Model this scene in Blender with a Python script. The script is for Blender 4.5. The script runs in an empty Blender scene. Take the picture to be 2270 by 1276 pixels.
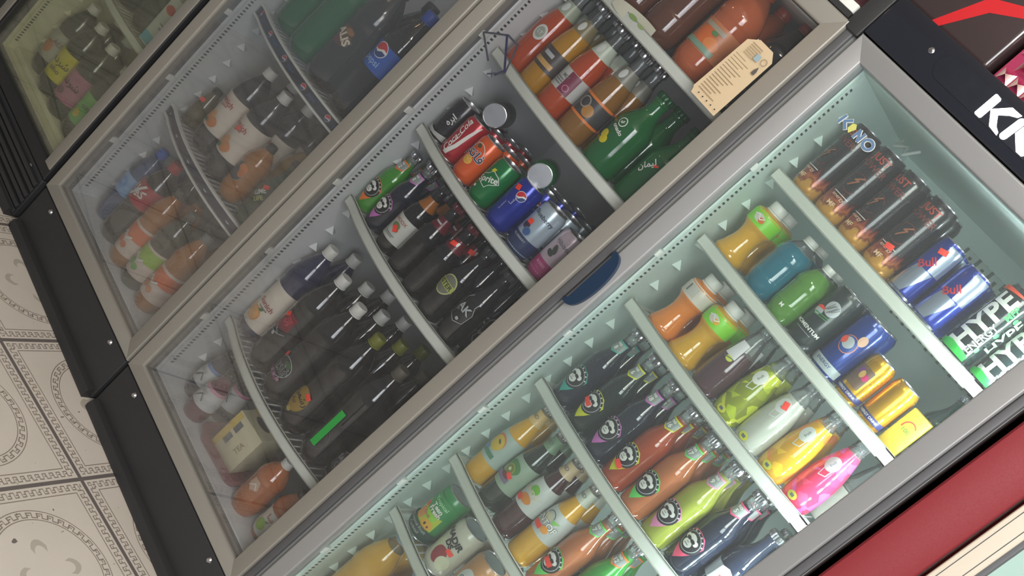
import bpy, bmesh, math, random
from mathutils import Matrix, Vector
PI = math.pi
random.seed(7)
scene = bpy.context.scene
COL = scene.collection

# ---------------------------------------------------------------- camera
cam_data = bpy.data.cameras.new('camera')
cam = bpy.data.objects.new('camera', cam_data)
COL.objects.link(cam)
cam_data.sensor_width = 36.0
cam_data.lens = 36.0 * 2366.35 / 2270.0
cam_data.clip_start = 0.05
RX = (0.512620588234921, 0.4789154294219782, 0.7126430691301544)
RY = (0.7295682142442549, 0.1946683271405998, -0.6556176196326099)
RZ = (-0.45271442795887645, 0.856004821172079, -0.24961049248789079)
# columns of the camera matrix: image right, image up, backwards
CAM_H = 1.67
cam.matrix_world = Matrix(((RX[0], -RY[0], -RZ[0], 0.0),
                           (RX[1], -RY[1], -RZ[1], 0.0),
                           (RX[2], -RY[2], -RZ[2], CAM_H),
                           (0, 0, 0, 1)))
scene.camera = cam

# ---------------------------------------------------------------- view
scene.view_settings.view_transform = 'Standard'
scene.view_settings.look = 'None'
scene.view_settings.exposure = 0.0
scene.view_settings.gamma = 1.0
scene.view_settings.use_curve_mapping = False

# ---------------------------------------------------------------- world and room light
world = bpy.data.worlds.new('world'); scene.world = world
world.use_nodes = True
bg = world.node_tree.nodes['Background']
bg.inputs[0].default_value = (0.86, 0.88, 0.9, 1); bg.inputs[1].default_value = 0.20

def light(name, kind, loc, energy, color, size=0.1, target=None, size_y=None):
    d = bpy.data.lights.new(name, kind); d.energy = energy; d.color = color
    if kind == 'AREA':
        d.size = size
        if size_y: d.shape = 'RECTANGLE'; d.size_y = size_y
    else:
        d.shadow_soft_size = size
    o = bpy.data.objects.new(name, d); COL.objects.link(o); o.location = loc
    if target:
        o.rotation_euler = (Vector(target) - Vector(loc)).to_track_quat('-Z', 'Y').to_euler()
    return o
light('overhead_fill', 'AREA', (0.7, -0.1, 2.75), 54, (1.0, 0.965, 0.92), 1.0, (-0.5, 1.9, 1.2))  # soft unseen fill added overhead to lift the room light
for i, (x, y, z) in enumerate([(0, 0, 0), (.10, .03, .02), (-.09, .05, .0), (.02, .11, -.03), (.08, -.09, .01), (-.07, -.08, .03), (.15, .10, -.02)]):
    light('ceiling_bulb', 'POINT', (-0.55 + x, 0.55 + y, 2.55 + z), 3.0, (1.0, 0.95, 0.88), 0.018)
light('front_fill', 'AREA', (1.25, -0.75, 1.75), 60, (0.95, 0.97, 1.0), 1.3, (-1.6, 2.1, 1.0), 1.3)  # unseen fill added in front to brighten the unlit fridge interiors
light('warm_bulb', 'POINT', (-2.3, 0.9, 2.3), 4, (1.0, 0.62, 0.30), 0.05)

# ---------------------------------------------------------------- materials
MATS = {}
def srgb(c):
    return tuple((v / 12.92 if v <= 0.04045 else ((v + 0.055) / 1.055) ** 2.4) for v in c)
def C8(r, g, b): return srgb((r / 255, g / 255, b / 255))
def mat(name, col=(0.5, 0.5, 0.5), rough=0.5, metal=0.0, spec=0.5, coat=0.0, emit=None, estr=0.0, bump=0.0, bscale=60, trans=0.0):
    if name in MATS: return MATS[name]
    m = bpy.data.materials.new(name); m.use_nodes = True; MATS[name] = m
    nt = m.node_tree; b = nt.nodes['Principled BSDF']
    b.inputs['Base Color'].default_value = (*col, 1); b.inputs['Roughness'].default_value = rough
    b.inputs['Metallic'].default_value = metal; b.inputs['Specular IOR Level'].default_value = spec
    b.inputs['Coat Weight'].default_value = coat; b.inputs['Coat Roughness'].default_value = 0.04
    b.inputs['Transmission Weight'].default_value = trans
    if emit: b.inputs['Emission Color'].default_value = (*emit, 1); b.inputs['Emission Strength'].default_value = estr
    # every material carries a little procedural unevenness
    n = nt.nodes.new('ShaderNodeTexNoise'); n.inputs['Scale'].default_value = bscale
    tc = nt.nodes.new('ShaderNodeTexCoord'); nt.links.new(tc.outputs['Object'], n.inputs['Vector'])
    mr = nt.nodes.new('ShaderNodeMapRange'); mr.inputs[3].default_value = max(0.02, rough * 0.85); mr.inputs[4].default_value = min(1, rough * 1.2)
    nt.links.new(n.outputs['Fac'], mr.inputs[0]); nt.links.new(mr.outputs[0], b.inputs['Roughness'])
    if bump:
        bp = nt.nodes.new('ShaderNodeBump'); bp.inputs['Strength'].default_value = bump; bp.inputs['Distance'].default_value = 0.001
        nt.links.new(n.outputs['Fac'], bp.inputs['Height']); nt.links.new(bp.outputs[0], b.inputs['Normal'])
    return m
def colmat(r, g, b, rough=0.35, **k):
    return mat('print_%d_%d_%d_%d' % (r, g, b, int(rough * 100)), C8(r, g, b), rough, **k)
def clear_mat(name, tint, haze=0.1, gloss=1.0, hazecol=(0.8, 0.85, 0.85), rough=0.03):
    """thin clear sheet: mostly see-through, some fresnel gloss, a little diffuse film"""
    if name in MATS: return MATS[name]
    m = bpy.data.materials.new(name); m.use_nodes = True; MATS[name] = m
    nt = m.node_tree; nt.nodes.remove(nt.nodes['Principled BSDF']); out = nt.nodes['Material Output']
    tr = nt.nodes.new('ShaderNodeBsdfTransparent'); tr.inputs[0].default_value = (*tint, 1)
    gl = nt.nodes.new('ShaderNodeBsdfGlossy'); gl.inputs['Roughness'].default_value = rough
    df = nt.nodes.new('ShaderNodeBsdfDiffuse'); df.inputs[0].default_value = (*hazecol, 1)
    no = nt.nodes.new('ShaderNodeTexNoise'); no.inputs['Scale'].default_value = 2.2; no.inputs['Detail'].default_value = 3
    tc = nt.nodes.new('ShaderNodeTexCoord'); nt.links.new(tc.outputs['Object'], no.inputs['Vector'])
    mr = nt.nodes.new('ShaderNodeMapRange'); mr.inputs[3].default_value = haze * 0.6; mr.inputs[4].default_value = haze * 1.4
    nt.links.new(no.outputs['Fac'], mr.inputs[0])
    mx = nt.nodes.new('ShaderNodeMixShader'); nt.links.new(mr.outputs[0], mx.inputs[0])
    nt.links.new(tr.outputs[0], mx.inputs[1]); nt.links.new(df.outputs[0], mx.inputs[2])
    fr = nt.nodes.new('ShaderNodeFresnel'); fr.inputs[0].default_value = 1.45
    ml = nt.nodes.new('ShaderNodeMath'); ml.operation = 'MULTIPLY'; ml.inputs[1].default_value = gloss
    nt.links.new(fr.outputs[0], ml.inputs[0])
    m2 = nt.nodes.new('ShaderNodeMixShader'); nt.links.new(ml.outputs[0], m2.inputs[0])
    nt.links.new(mx.outputs[0], m2.inputs[1]); nt.links.new(gl.outputs[0], m2.inputs[2])
    nt.links.new(m2.outputs[0], out.inputs[0])
    return m
def liquid(name, r, g, b, rough=0.08):
    return mat('drink_' + name, C8(r, g, b), rough, coat=0.6, bump=0.05, bscale=25)
def flame_mat(name='flame_print'):
    """black can with a printed band of flames rising from the bottom"""
    if name in MATS: return MATS[name]
    m = mat(name, (0.02, 0.02, 0.02), 0.22, metal=0.3, coat=0.5); nt = m.node_tree; b = nt.nodes['Principled BSDF']
    tc = nt.nodes.new('ShaderNodeTexCoord'); mp = nt.nodes.new('ShaderNodeMapping'); mp.inputs['Scale'].default_value = (1, 1, 0.28)
    nt.links.new(tc.outputs['Object'], mp.inputs[0])
    n = nt.nodes.new('ShaderNodeTexNoise'); n.inputs['Scale'].default_value = 95; n.inputs['Detail'].default_value = 4
    nt.links.new(mp.outputs[0], n.inputs['Vector'])
    sp = nt.nodes.new('ShaderNodeSeparateXYZ'); nt.links.new(tc.outputs['Object'], sp.inputs[0])
    a = nt.nodes.new('ShaderNodeMath'); a.operation = 'MULTIPLY_ADD'; a.inputs[1].default_value = -12.5; a.inputs[2].default_value = 0.72
    nt.links.new(sp.outputs['Z'], a.inputs[0])
    s = nt.nodes.new('ShaderNodeMath'); s.operation = 'ADD'; nt.links.new(a.outputs[0], s.inputs[0]); nt.links.new(n.outputs['Fac'], s.inputs[1])
    cr = nt.nodes.new('ShaderNodeValToRGB'); nt.links.new(s.outputs[0], cr.inputs[0])
    e = cr.color_ramp.elements; e[0].position = 0.42; e[0].color = (0.018, 0.016, 0.018, 1); e[1].position = 1.0; e[1].color = (*C8(206, 150, 60), 1)
    for p, c in ((0.55, C8(60, 24, 22)), (0.68, C8(140, 52, 38)), (0.8, C8(186, 104, 50)), (0.9, C8(128, 54, 32))):
        q = e.new(p); q.color = (*c, 1)
    nt.links.new(cr.outputs[0], b.inputs['Base Color'])
    return m
def chunk_mat(name, c1, c2, c3, scale=55):
    """drink with fruit pieces floating in it"""
    key = 'fruit_' + name
    if key in MATS: return MATS[key]
    m = mat(key, c1, 0.1, coat=0.6); nt = m.node_tree; b = nt.nodes['Principled BSDF']
    tc = nt.nodes.new('ShaderNodeTexCoord')
    v = nt.nodes.new('ShaderNodeTexVoronoi'); v.inputs['Scale'].default_value = scale; nt.links.new(tc.outputs['Object'], v.inputs['Vector'])
    sp = nt.nodes.new('ShaderNodeSeparateColor'); nt.links.new(v.outputs['Color'], sp.inputs[0])
    cr = nt.nodes.new('ShaderNodeValToRGB'); cr.color_ramp.interpolation = 'EASE'; nt.links.new(sp.outputs[0], cr.inputs[0])
    e = cr.color_ramp.elements; e[0].color = (*c1, 1); e[0].position = 0.35; e[1].color = (*c2, 1); e[1].position = 0.7
    q = e.new(0.95); q.color = (*c3, 1)
    nt.links.new(cr.outputs[0], b.inputs['Base Color'])
    return m

M_stile = mat('door_frame_silver', C8(152, 152, 152), 0.38, metal=0.25, bump=0.05, bscale=400)
M_stile_old = mat('door_frame_worn', C8(152, 148, 140), 0.42, metal=0.25, bump=0.1, bscale=300)
M_ivory = mat('door_frame_ivory', C8(200, 188, 170), 0.5, bump=0.2, bscale=120)
M_dark = mat('door_side_grey', C8(84, 84, 86), 0.5)
M_black = mat('black_plastic', C8(48, 48, 49), 0.5, bump=0.25, bscale=500)
M_blackgl = mat('black_gloss', C8(34, 36, 44), 0.16, coat=0.4)
M_navy = mat('navy_plastic', C8(28, 48, 72), 0.4)
M_gasket = mat('gasket_grey', C8(112, 113, 115), 0.6)
M_liner = mat('liner_white', C8(212, 215, 216), 0.45, bump=0.05, bscale=30)
M_linerF3 = mat('liner_mint_white', C8(216, 232, 226), 0.45, bump=0.05, bscale=30)
M_linerF0 = mat('liner_cream', C8(224, 222, 192), 0.5)
M_slot = mat('slot_dark', C8(60, 66, 66), 0.6)
M_white = mat('white_plastic', C8(222, 224, 218), 0.4)
M_shelf = mat('shelf_white', C8(206, 210, 200), 0.38)
M_wire = mat('wire_white', C8(200, 202, 200), 0.35)
M_red = mat('red_panel', C8(128, 28, 36), 0.6, bump=0.1, bscale=300)
M_steel = mat('steel', C8(190, 190, 195), 0.2, metal=1.0)
M_alu = mat('can_aluminium', C8(205, 206, 210), 0.25, metal=0.9)
M_cap = mat('cap_white', C8(214, 214, 208), 0.4)
M_tag = mat('price_tag_red', C8(250, 62, 40), 0.6, emit=None)
M_led = mat('led_strip', (1, 1, 1), 0.5, emit=(0.86, 0.95, 1.0), estr=132)
M_logo = mat('lit_letters', (1, 1, 1), 0.5, emit=(0.95, 0.98, 1.0), estr=3.0)
M_clear = clear_mat('clear_pet', (0.88, 0.9, 0.9), 0.06, 1.2)
M_clearW = clear_mat('clear_bottle_bright', (0.9, 0.93, 0.92), 0.12, 1.3)
M_glass_old = clear_mat('door_glass_hazy', (0.95, 0.955, 0.96), 0.015, 0.45)
M_glass_f1 = clear_mat('door_glass_foggy', (0.95, 0.955, 0.96), 0.026, 0.4)
M_glass_f0 = clear_mat('door_glass_green', (0.94, 0.95, 0.90), 0.03, 0.4, (0.7, 0.75, 0.6))
M_glass_new = clear_mat('door_glass_veiled', (0.95, 0.985, 0.97), 0.035, 0.75)  # diffuse film put in as a veil of light bloom

# ---------------------------------------------------------------- mesh builder
class G:
    def __init__(s): s.v = []; s.f = []; s.m = []; s.mats = []; s.sm = []
    def mi(s, m):
        if m not in s.mats: s.mats.append(m)
        return s.mats.index(m)
    def add(s, vs, fs, m, smooth=False):
        o = len(s.v); s.v += [tuple(v) for v in vs]; k = s.mi(m)
        for f in fs: s.f.append(tuple(i + o for i in f)); s.m.append(k); s.sm.append(smooth)
    def box(s, x0, x1, y0, y1, z0, z1, m, ch=0.0):
        if ch <= 0:
            vs = [(x, y, z) for x in (x0, x1) for y in (y0, y1) for z in (z0, z1)]
            s.add(vs, [(0, 1, 3, 2), (4, 6, 7, 5), (0, 4, 5, 1), (2, 3, 7, 6), (0, 2, 6, 4), (1, 5, 7, 3)], m)
        else:
            bm = bmesh.new(); bmesh.ops.create_cube(bm, size=1)
            for v in bm.verts:
                v.co = ((x0 + x1) / 2 + v.co.x * (x1 - x0), (y0 + y1) / 2 + v.co.y * (y1 - y0), (z0 + z1) / 2 + v.co.z * (z1 - z0))
            bmesh.ops.bevel(bm, geom=bm.edges[:], offset=ch, segments=3, affect='EDGES', profile=0.5)
            bm.verts.index_update()
            s.add([v.co[:] for v in bm.verts], [[v.index for v in f.verts] for f in bm.faces], m, True); bm.free()
    def lathe(s, prof, m, seg=28, cx=0, cy=0, knurl=0.0, square=0.0, flute=0, open_top=False):
        """prof = [(r,z)]; m material or list of one per strip"""
        vs = []; fs = []; n = len(prof)
        for r, z in prof:
            for k in range(seg):
                a = 2 * PI * k / seg; rr = r
                if knurl: rr *= 1 + knurl * (1 if k % 2 else -1)
                if square:
                    q = max(abs(math.cos(a)), abs(math.sin(a))); rr *= (1 - square) + square * (1 / q) * 0.88
                if flute: rr *= 1 + 0.05 * math.cos(a * flute)
                vs.append((cx + rr * math.cos(a), cy + rr * math.sin(a), z))
        ms = m if isinstance(m, (list, tuple)) else [m] * (n - 1)
        o = len(s.v); s.v += vs
        for i in range(n - 1):
            k_ = s.mi(ms[i])
            for k in range(seg):
                a, b = i * seg + k, i * seg + (k + 1) % seg
                s.f.append((o + a, o + b, o + b + seg, o + a + seg)); s.m.append(k_); s.sm.append(True)
        for idx, flip in ((0, True), (n - 1, False)):
            if open_top and idx: continue
            if prof[idx][0] > 1e-6:
                ring = [o + idx * seg + k for k in range(seg)]
                if flip: ring.reverse()
                s.f.append(tuple(ring)); s.m.append(s.mi(ms[0] if idx == 0 else ms[-1])); s.sm.append(False)
    def tube(s, a, b, r, m, seg=8):
        a = Vector(a); b = Vector(b); d = (b - a).normalized()
        u = d.orthogonal().normalized(); w = d.cross(u); vs = []
        for p in (a, b):
            for k in range(seg):
                t = 2 * PI * k / seg; vs.append(p + (u * math.cos(t) + w * math.sin(t)) * r)
        fs = [(k, (k + 1) % seg, (k + 1) % seg + seg, k + seg) for k in range(seg)]
        s.add(vs, fs, m, True); s.add(vs, [tuple(range(seg))[::-1], tuple(range(seg, 2 * seg))], m)
    def path(s, pts, r, m, seg=6):
        for a, b in zip(pts, pts[1:]): s.tube(a, b, r, m, seg)
    def prism(s, poly, axis, a, b, m):
        """extrude a 2-D polygon. axis 'x': poly=(y,z); 'y': poly=(x,z); 'z': poly=(x,y)"""
        def P(p, t): return {'x': (t, p[0], p[1]), 'y': (p[0], t, p[1]), 'z': (p[0], p[1], t)}[axis]
        n = len(poly); vs = [P(p, a) for p in poly] + [P(p, b) for p in poly]
        fs = [tuple(range(n)), tuple(range(2 * n - 1, n - 1, -1))] + [(i, i + n, (i + 1) % n + n, (i + 1) % n) for i in range(n)]
        s.add(vs, fs, m)
    def build(s, name, parent=None, sharp=0.7):
        me = bpy.data.meshes.new(name); me.from_pydata(s.v, [], s.f)
        for m in s.mats: me.materials.append(m)
        me.polygons.foreach_set('material_index', s.m); me.polygons.foreach_set('use_smooth', s.sm)
        bm = bmesh.new(); bm.from_mesh(me); bmesh.ops.recalc_face_normals(bm, faces=bm.faces[:]); bm.to_mesh(me); bm.free()
        me.set_sharp_from_angle(angle=sharp)
        o = bpy.data.objects.new(name, me); COL.objects.link(o)
        if parent: o.parent = parent
        return o
def empty(name, loc, rz=0.0):
    o = bpy.data.objects.new(name, None); COL.objects.link(o); o.location = loc; o.rotation_euler = (0, 0, rz)
    o.empty_display_size = 0.02
    return o
def tag(o, label=None, cat=None, group=None, kind=None):
    if label: o['label'] = label
    if cat: o['category'] = cat
    if group: o['group'] = group
    if kind: o['kind'] = kind
    return o

# ---------------------------------------------------------------- decals (printed marks, flat 2-D, then wrapped)
TXT = {}
def text2d(s, size, bold=0.0, shear=0.0):
    key = (s, bold, shear)
    if key not in TXT:
        c = bpy.data.curves.new('lettering', 'FONT'); c.body = s; c.resolution_u = 3; c.offset = bold; c.shear = shear
        c.align_x = 'CENTER'; c.align_y = 'CENTER'
        o = bpy.data.objects.new('lettering', c); me = bpy.data.meshes.new_from_object(o)
        xs = [v.co.x for v in me.vertices] or [0]; ys = [v.co.y for v in me.vertices] or [0]
        cx = (min(xs) + max(xs)) / 2; cy = (min(ys) + max(ys)) / 2
        TXT[key] = ([(v.co.x - cx, v.co.y - cy) for v in me.vertices], [tuple(p.vertices) for p in me.polygons])
        bpy.data.objects.remove(o); bpy.data.curves.remove(c); bpy.data.meshes.remove(me)
    v, f = TXT[key]
    return [(x * size, y * size) for x, y in v], f
def rot2(pts, a, u=0, v=0):
    c, s = math.cos(a), math.sin(a)
    return [(u + x * c - y * s, v + x * s + y * c) for x, y in pts]
def ellp(rx, ry, n=20, a0=0, a1=2 * PI):
    full = abs(a1 - a0 - 2 * PI) < 1e-6
    return [(rx * math.cos(a0 + (a1 - a0) * k / (n if full else n - 1)), ry * math.sin(a0 + (a1 - a0) * k / (n if full else n - 1))) for k in range(n)]
class Dec:
    """a stack of flat shapes in painter's order"""
    def __init__(s): s.items = []
    def poly(s, pts, m, a=0, u=0, v=0):
        s.items.append((rot2(pts, a, u, v), [tuple(range(len(pts)))], m)); return s
    def rect(s, u, v, w, h, m, a=0): return s.poly([(-w / 2, -h / 2), (w / 2, -h / 2), (w / 2, h / 2), (-w / 2, h / 2)], m, a, u, v)
    def ell(s, u, v, rx, ry, m, a=0): return s.poly(ellp(rx, ry), m, a, u, v)
    def ring(s, u, v, rx, ry, t, m, a=0, a0=0, a1=2 * PI):
        n = 24; o = ellp(rx, ry, n + 1, a0, a1 - 1e-4); i = ellp(rx - t, ry - t, n + 1, a0, a1 - 1e-4)
        s.items.append((rot2(o + i, a, u, v), [(k, k + 1, n + 2 + k, n + 1 + k) for k in range(n)], m)); return s
    def text(s, t, u, v, size, m, a=0, bold=0.01, shear=0.0):
        vs, fs = text2d(t, size, bold, shear)
        if vs: s.items.append((rot2(vs, a, u, v), fs, m))
        return s
    def line(s, pts, w, m):
        for (x0, y0), (x1, y1) in zip(pts, pts[1:]):
            L = math.hypot(x1 - x0, y1 - y0) + w * 0.4
            s.rect((x0 + x1) / 2, (y0 + y1) / 2, L, w, m, math.atan2(y1 - y0, x1 - x0))
        return s
def wrap_into(g, dec, rad, ang=0.0, v0=0.0, lift=0.00035, step=0.004):
    """put a Dec on a surface of revolution with radius function rad(z); faces -y at ang=0"""
    for li, (pts, faces, m) in enumerate(dec.items):
        bm = bmesh.new(); vs = [bm.verts.new((x, y, 0)) for x, y in pts]
        for f in faces:
            try: bm.faces.new([vs[i] for i in f])
            except ValueError: pass
        us = [p[0] for p in pts]; zz = [p[1] for p in pts]
        for ax, lo, hi, st in ((0, min(us), max(us), step), (1, min(zz), max(zz), step * 2.2)):
            k = int(math.floor(lo / st)) + 1
            while k * st < hi:
                geom = bm.verts[:] + bm.edges[:] + bm.faces[:]
                co = (k * st, 0, 0) if ax == 0 else (0, k * st, 0); no = (1, 0, 0) if ax == 0 else (0, 1, 0)
                bmesh.ops.bisect_plane(bm, geom=geom, plane_co=co, plane_no=no, dist=1e-6); k += 1
        bm.verts.index_update(); out = []
        e = lift * (li + 1)
        for v in bm.verts:
            z = v0 + v.co.y; R = rad(z); t = ang + v.co.x / max(R, 0.005)
            out.append(((R + e) * math.sin(t), -(R + e) * math.cos(t), z))
        g.add(out, [[v.index for v in f.verts] for f in bm.faces], m, True); bm.free()
def flat_into(g, dec, O, U, V, lift=0.0004):
    O = Vector(O); U = Vector(U).normalized(); V = Vector(V).normalized(); N = U.cross(V)
    for li, (pts, faces, m) in enumerate(dec.items):
        g.add([O + U * x + V * y + N * lift * (li + 1) for x, y in pts], faces, m)

W_ = colmat(232, 232, 226, .4); K_ = colmat(30, 31, 34, .4); SIL = colmat(170, 174, 176, .3)
GRY = colmat(96, 102, 104, .4)
def chimp(d, u, v, s, acc):
    """round badge of a grinning chimp face with sunglasses, on a pin-shaped accent patch"""
    d.poly([(-1.05 * s, .35 * s), (-.9 * s, -.35 * s), (-.45 * s, -1.15 * s), (0, -1.75 * s), (.45 * s, -1.15 * s), (.9 * s, -.35 * s), (1.05 * s, .35 * s), (.6 * s, .9 * s), (0, 1.05 * s), (-.6 * s, .9 * s)], acc, 0, u, v)
    d.ell(u, v, .98 * s, .98 * s, K_).ring(u, v, .82 * s, .82 * s, .05 * s, SIL)
    for k in range(7):
        a = PI * (0.12 + 0.76 * k / 6); d.rect(u + .9 * s * math.cos(a), v + .9 * s * math.sin(a), .1 * s, .1 * s, W_, a)
    for sx in (-1, 1): d.ell(u + sx * .42 * s, v + .18 * s, .17 * s, .2 * s, W_)
    d.ell(u, v + .3 * s, .36 * s, .3 * s, W_).ell(u, v - .22 * s, .34 * s, .32 * s, W_)
    for sx in (-1, 1): d.ell(u + sx * .19 * s, v + .14 * s, .19 * s, .13 * s, K_)
    d.rect(u, v + .18 * s, .3 * s, .06 * s, K_).rect(u, v - .3 * s, .34 * s, .04 * s, K_)
    d.ell(u - .05 * s, v - .1 * s, .03 * s, .03 * s, K_).ell(u + .05 * s, v - .1 * s, .03 * s, .03 * s, K_)
    return d
def pepsi_ball(d, u, v, r, a=0.0):
    R, B = colmat(200, 35, 45, .35), colmat(24, 52, 120, .35)
    d.ell(u, v, r * 1.1, r * 1.1, W_)
    d.poly([(r * math.cos(PI * k / 14), r * math.sin(PI * k / 14)) for k in range(15)] + [(-r * .5, -.12 * r), (0, .02 * r), (r * .5, .2 * r)], R, a, u, v)
    d.poly([(r * math.cos(PI + PI * k / 14 + .15), r * math.sin(PI + PI * k / 14 + .15)) for k in range(13)] + [(r * .3, -.15 * r), (-r * .4, -.45 * r)], B, a, u, v)
    return d
def fruit(d, u, v, r, m, leaf=None):
    d.ell(u, v, r, r, m)
    if leaf: d.ell(u + r * .3, v + r * .95, r * .5, r * .22, leaf, .5)
    return d
def tagp(d, u, v, a=0.0, w=.017, h=.011): return d.rect(u, v, w, h, M_tag, a)

# ---------------------------------------------------------------- container shapes
def interp(prof):
    P = [(z, r) for r, z in prof]
    def R(z):
        for (z0, r0), (z1, r1) in zip(P, P[1:]):
            if z0 <= z <= z1 and z1 > z0: return r0 + (r1 - r0) * (z - z0) / (z1 - z0)
        return P[0][1] if z < P[0][0] else P[-1][1]
    return R
def smooth_prof(prof, n=3):
    """Catmull-Rom through the profile points so shoulders are rounded"""
    out = []; P = [prof[0]] + list(prof) + [prof[-1]]
    for i in range(1, len(P) - 2):
        p0, p1, p2, p3 = P[i - 1], P[i], P[i + 1], P[i + 2]
        for k in range(n):
            t = k / n
            f = lambda a, b, c, d: 0.5 * (2 * b + (c - a) * t + (2 * a - 5 * b + 4 * c - d) * t * t + (3 * b - a - 3 * c + d) * t ** 3)
            out.append((max(0.0005, f(p0[0], p1[0], p2[0], p3[0])), f(p0[1], p1[1], p2[1], p3[1])))
    out.append(prof[-1]); return out
SH = {
 'can': lambda r, h: [(.60 * r, .003), (.80 * r, 0), (.84 * r, .002), (.97 * r, .011), (r, .016), (r, h - .016), (.95 * r, h - .009), (.84 * r, h - .002), (.84 * r, h)],
 'glass': lambda r, h: smooth_prof([(.5 * r, .002), (.9 * r, 0), (r, .008), (r, .3 * h), (r, .50 * h), (.93 * r, .58 * h), (.66 * r, .68 * h), (.46 * r, .77 * h), (.41 * r, .88 * h), (.45 * r, .90 * h), (.42 * r, .92 * h), (.42 * r, .955 * h)]),
 'longneck': lambda r, h: smooth_prof([(.5 * r, .002), (.9 * r, 0), (r, .008), (r, .3 * h), (r, .42 * h), (.92 * r, .55 * h), (.6 * r, .74 * h), (.44 * r, .84 * h), (.42 * r, .92 * h), (.45 * r, .94 * h), (.42 * r, .955 * h)]),
 'pet': lambda r, h: smooth_prof([(.45 * r, .004), (.75 * r, 0), (.95 * r, .02), (r, .035), (r, .26 * h), (.97 * r, .30 * h), (.97 * r, .55 * h), (r, .60 * h), (.96 * r, .68 * h), (.72 * r, .79 * h), (.42 * r, .88 * h), (.33 * r, .905 * h), (.36 * r, .915 * h), (.31 * r, .925 * h), (.31 * r, .95 * h)]),
 'grip': lambda r, h: smooth_prof([(.5 * r, .002), (.95 * r, 0), (1.02 * r, .012), (.96 * r, .10 * h), (.76 * r, .26 * h), (.70 * r, .38 * h), (.78 * r, .50 * h), (.95 * r, .57 * h), (.97 * r, .62 * h), (.95 * r, .78 * h), (.7 * r, .83 * h), (.42 * r, .86 * h), (.40 * r, .90 * h)]),
 'flask': lambda r, h: smooth_prof([(.5 * r, .002), (.88 * r, 0), (.98 * r, .012), (1.02 * r, .22 * h), (.99 * r, .42 * h), (.86 * r, .58 * h), (.64 * r, .76 * h), (.46 * r, .88 * h), (.42 * r, .93 * h)]),
}
CAPZ = {'glass': (.935, .47), 'longneck': (.935, .47), 'pet': (.925, .37), 'grip': (.87, .52), 'flask': (.92, .46)}

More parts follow.
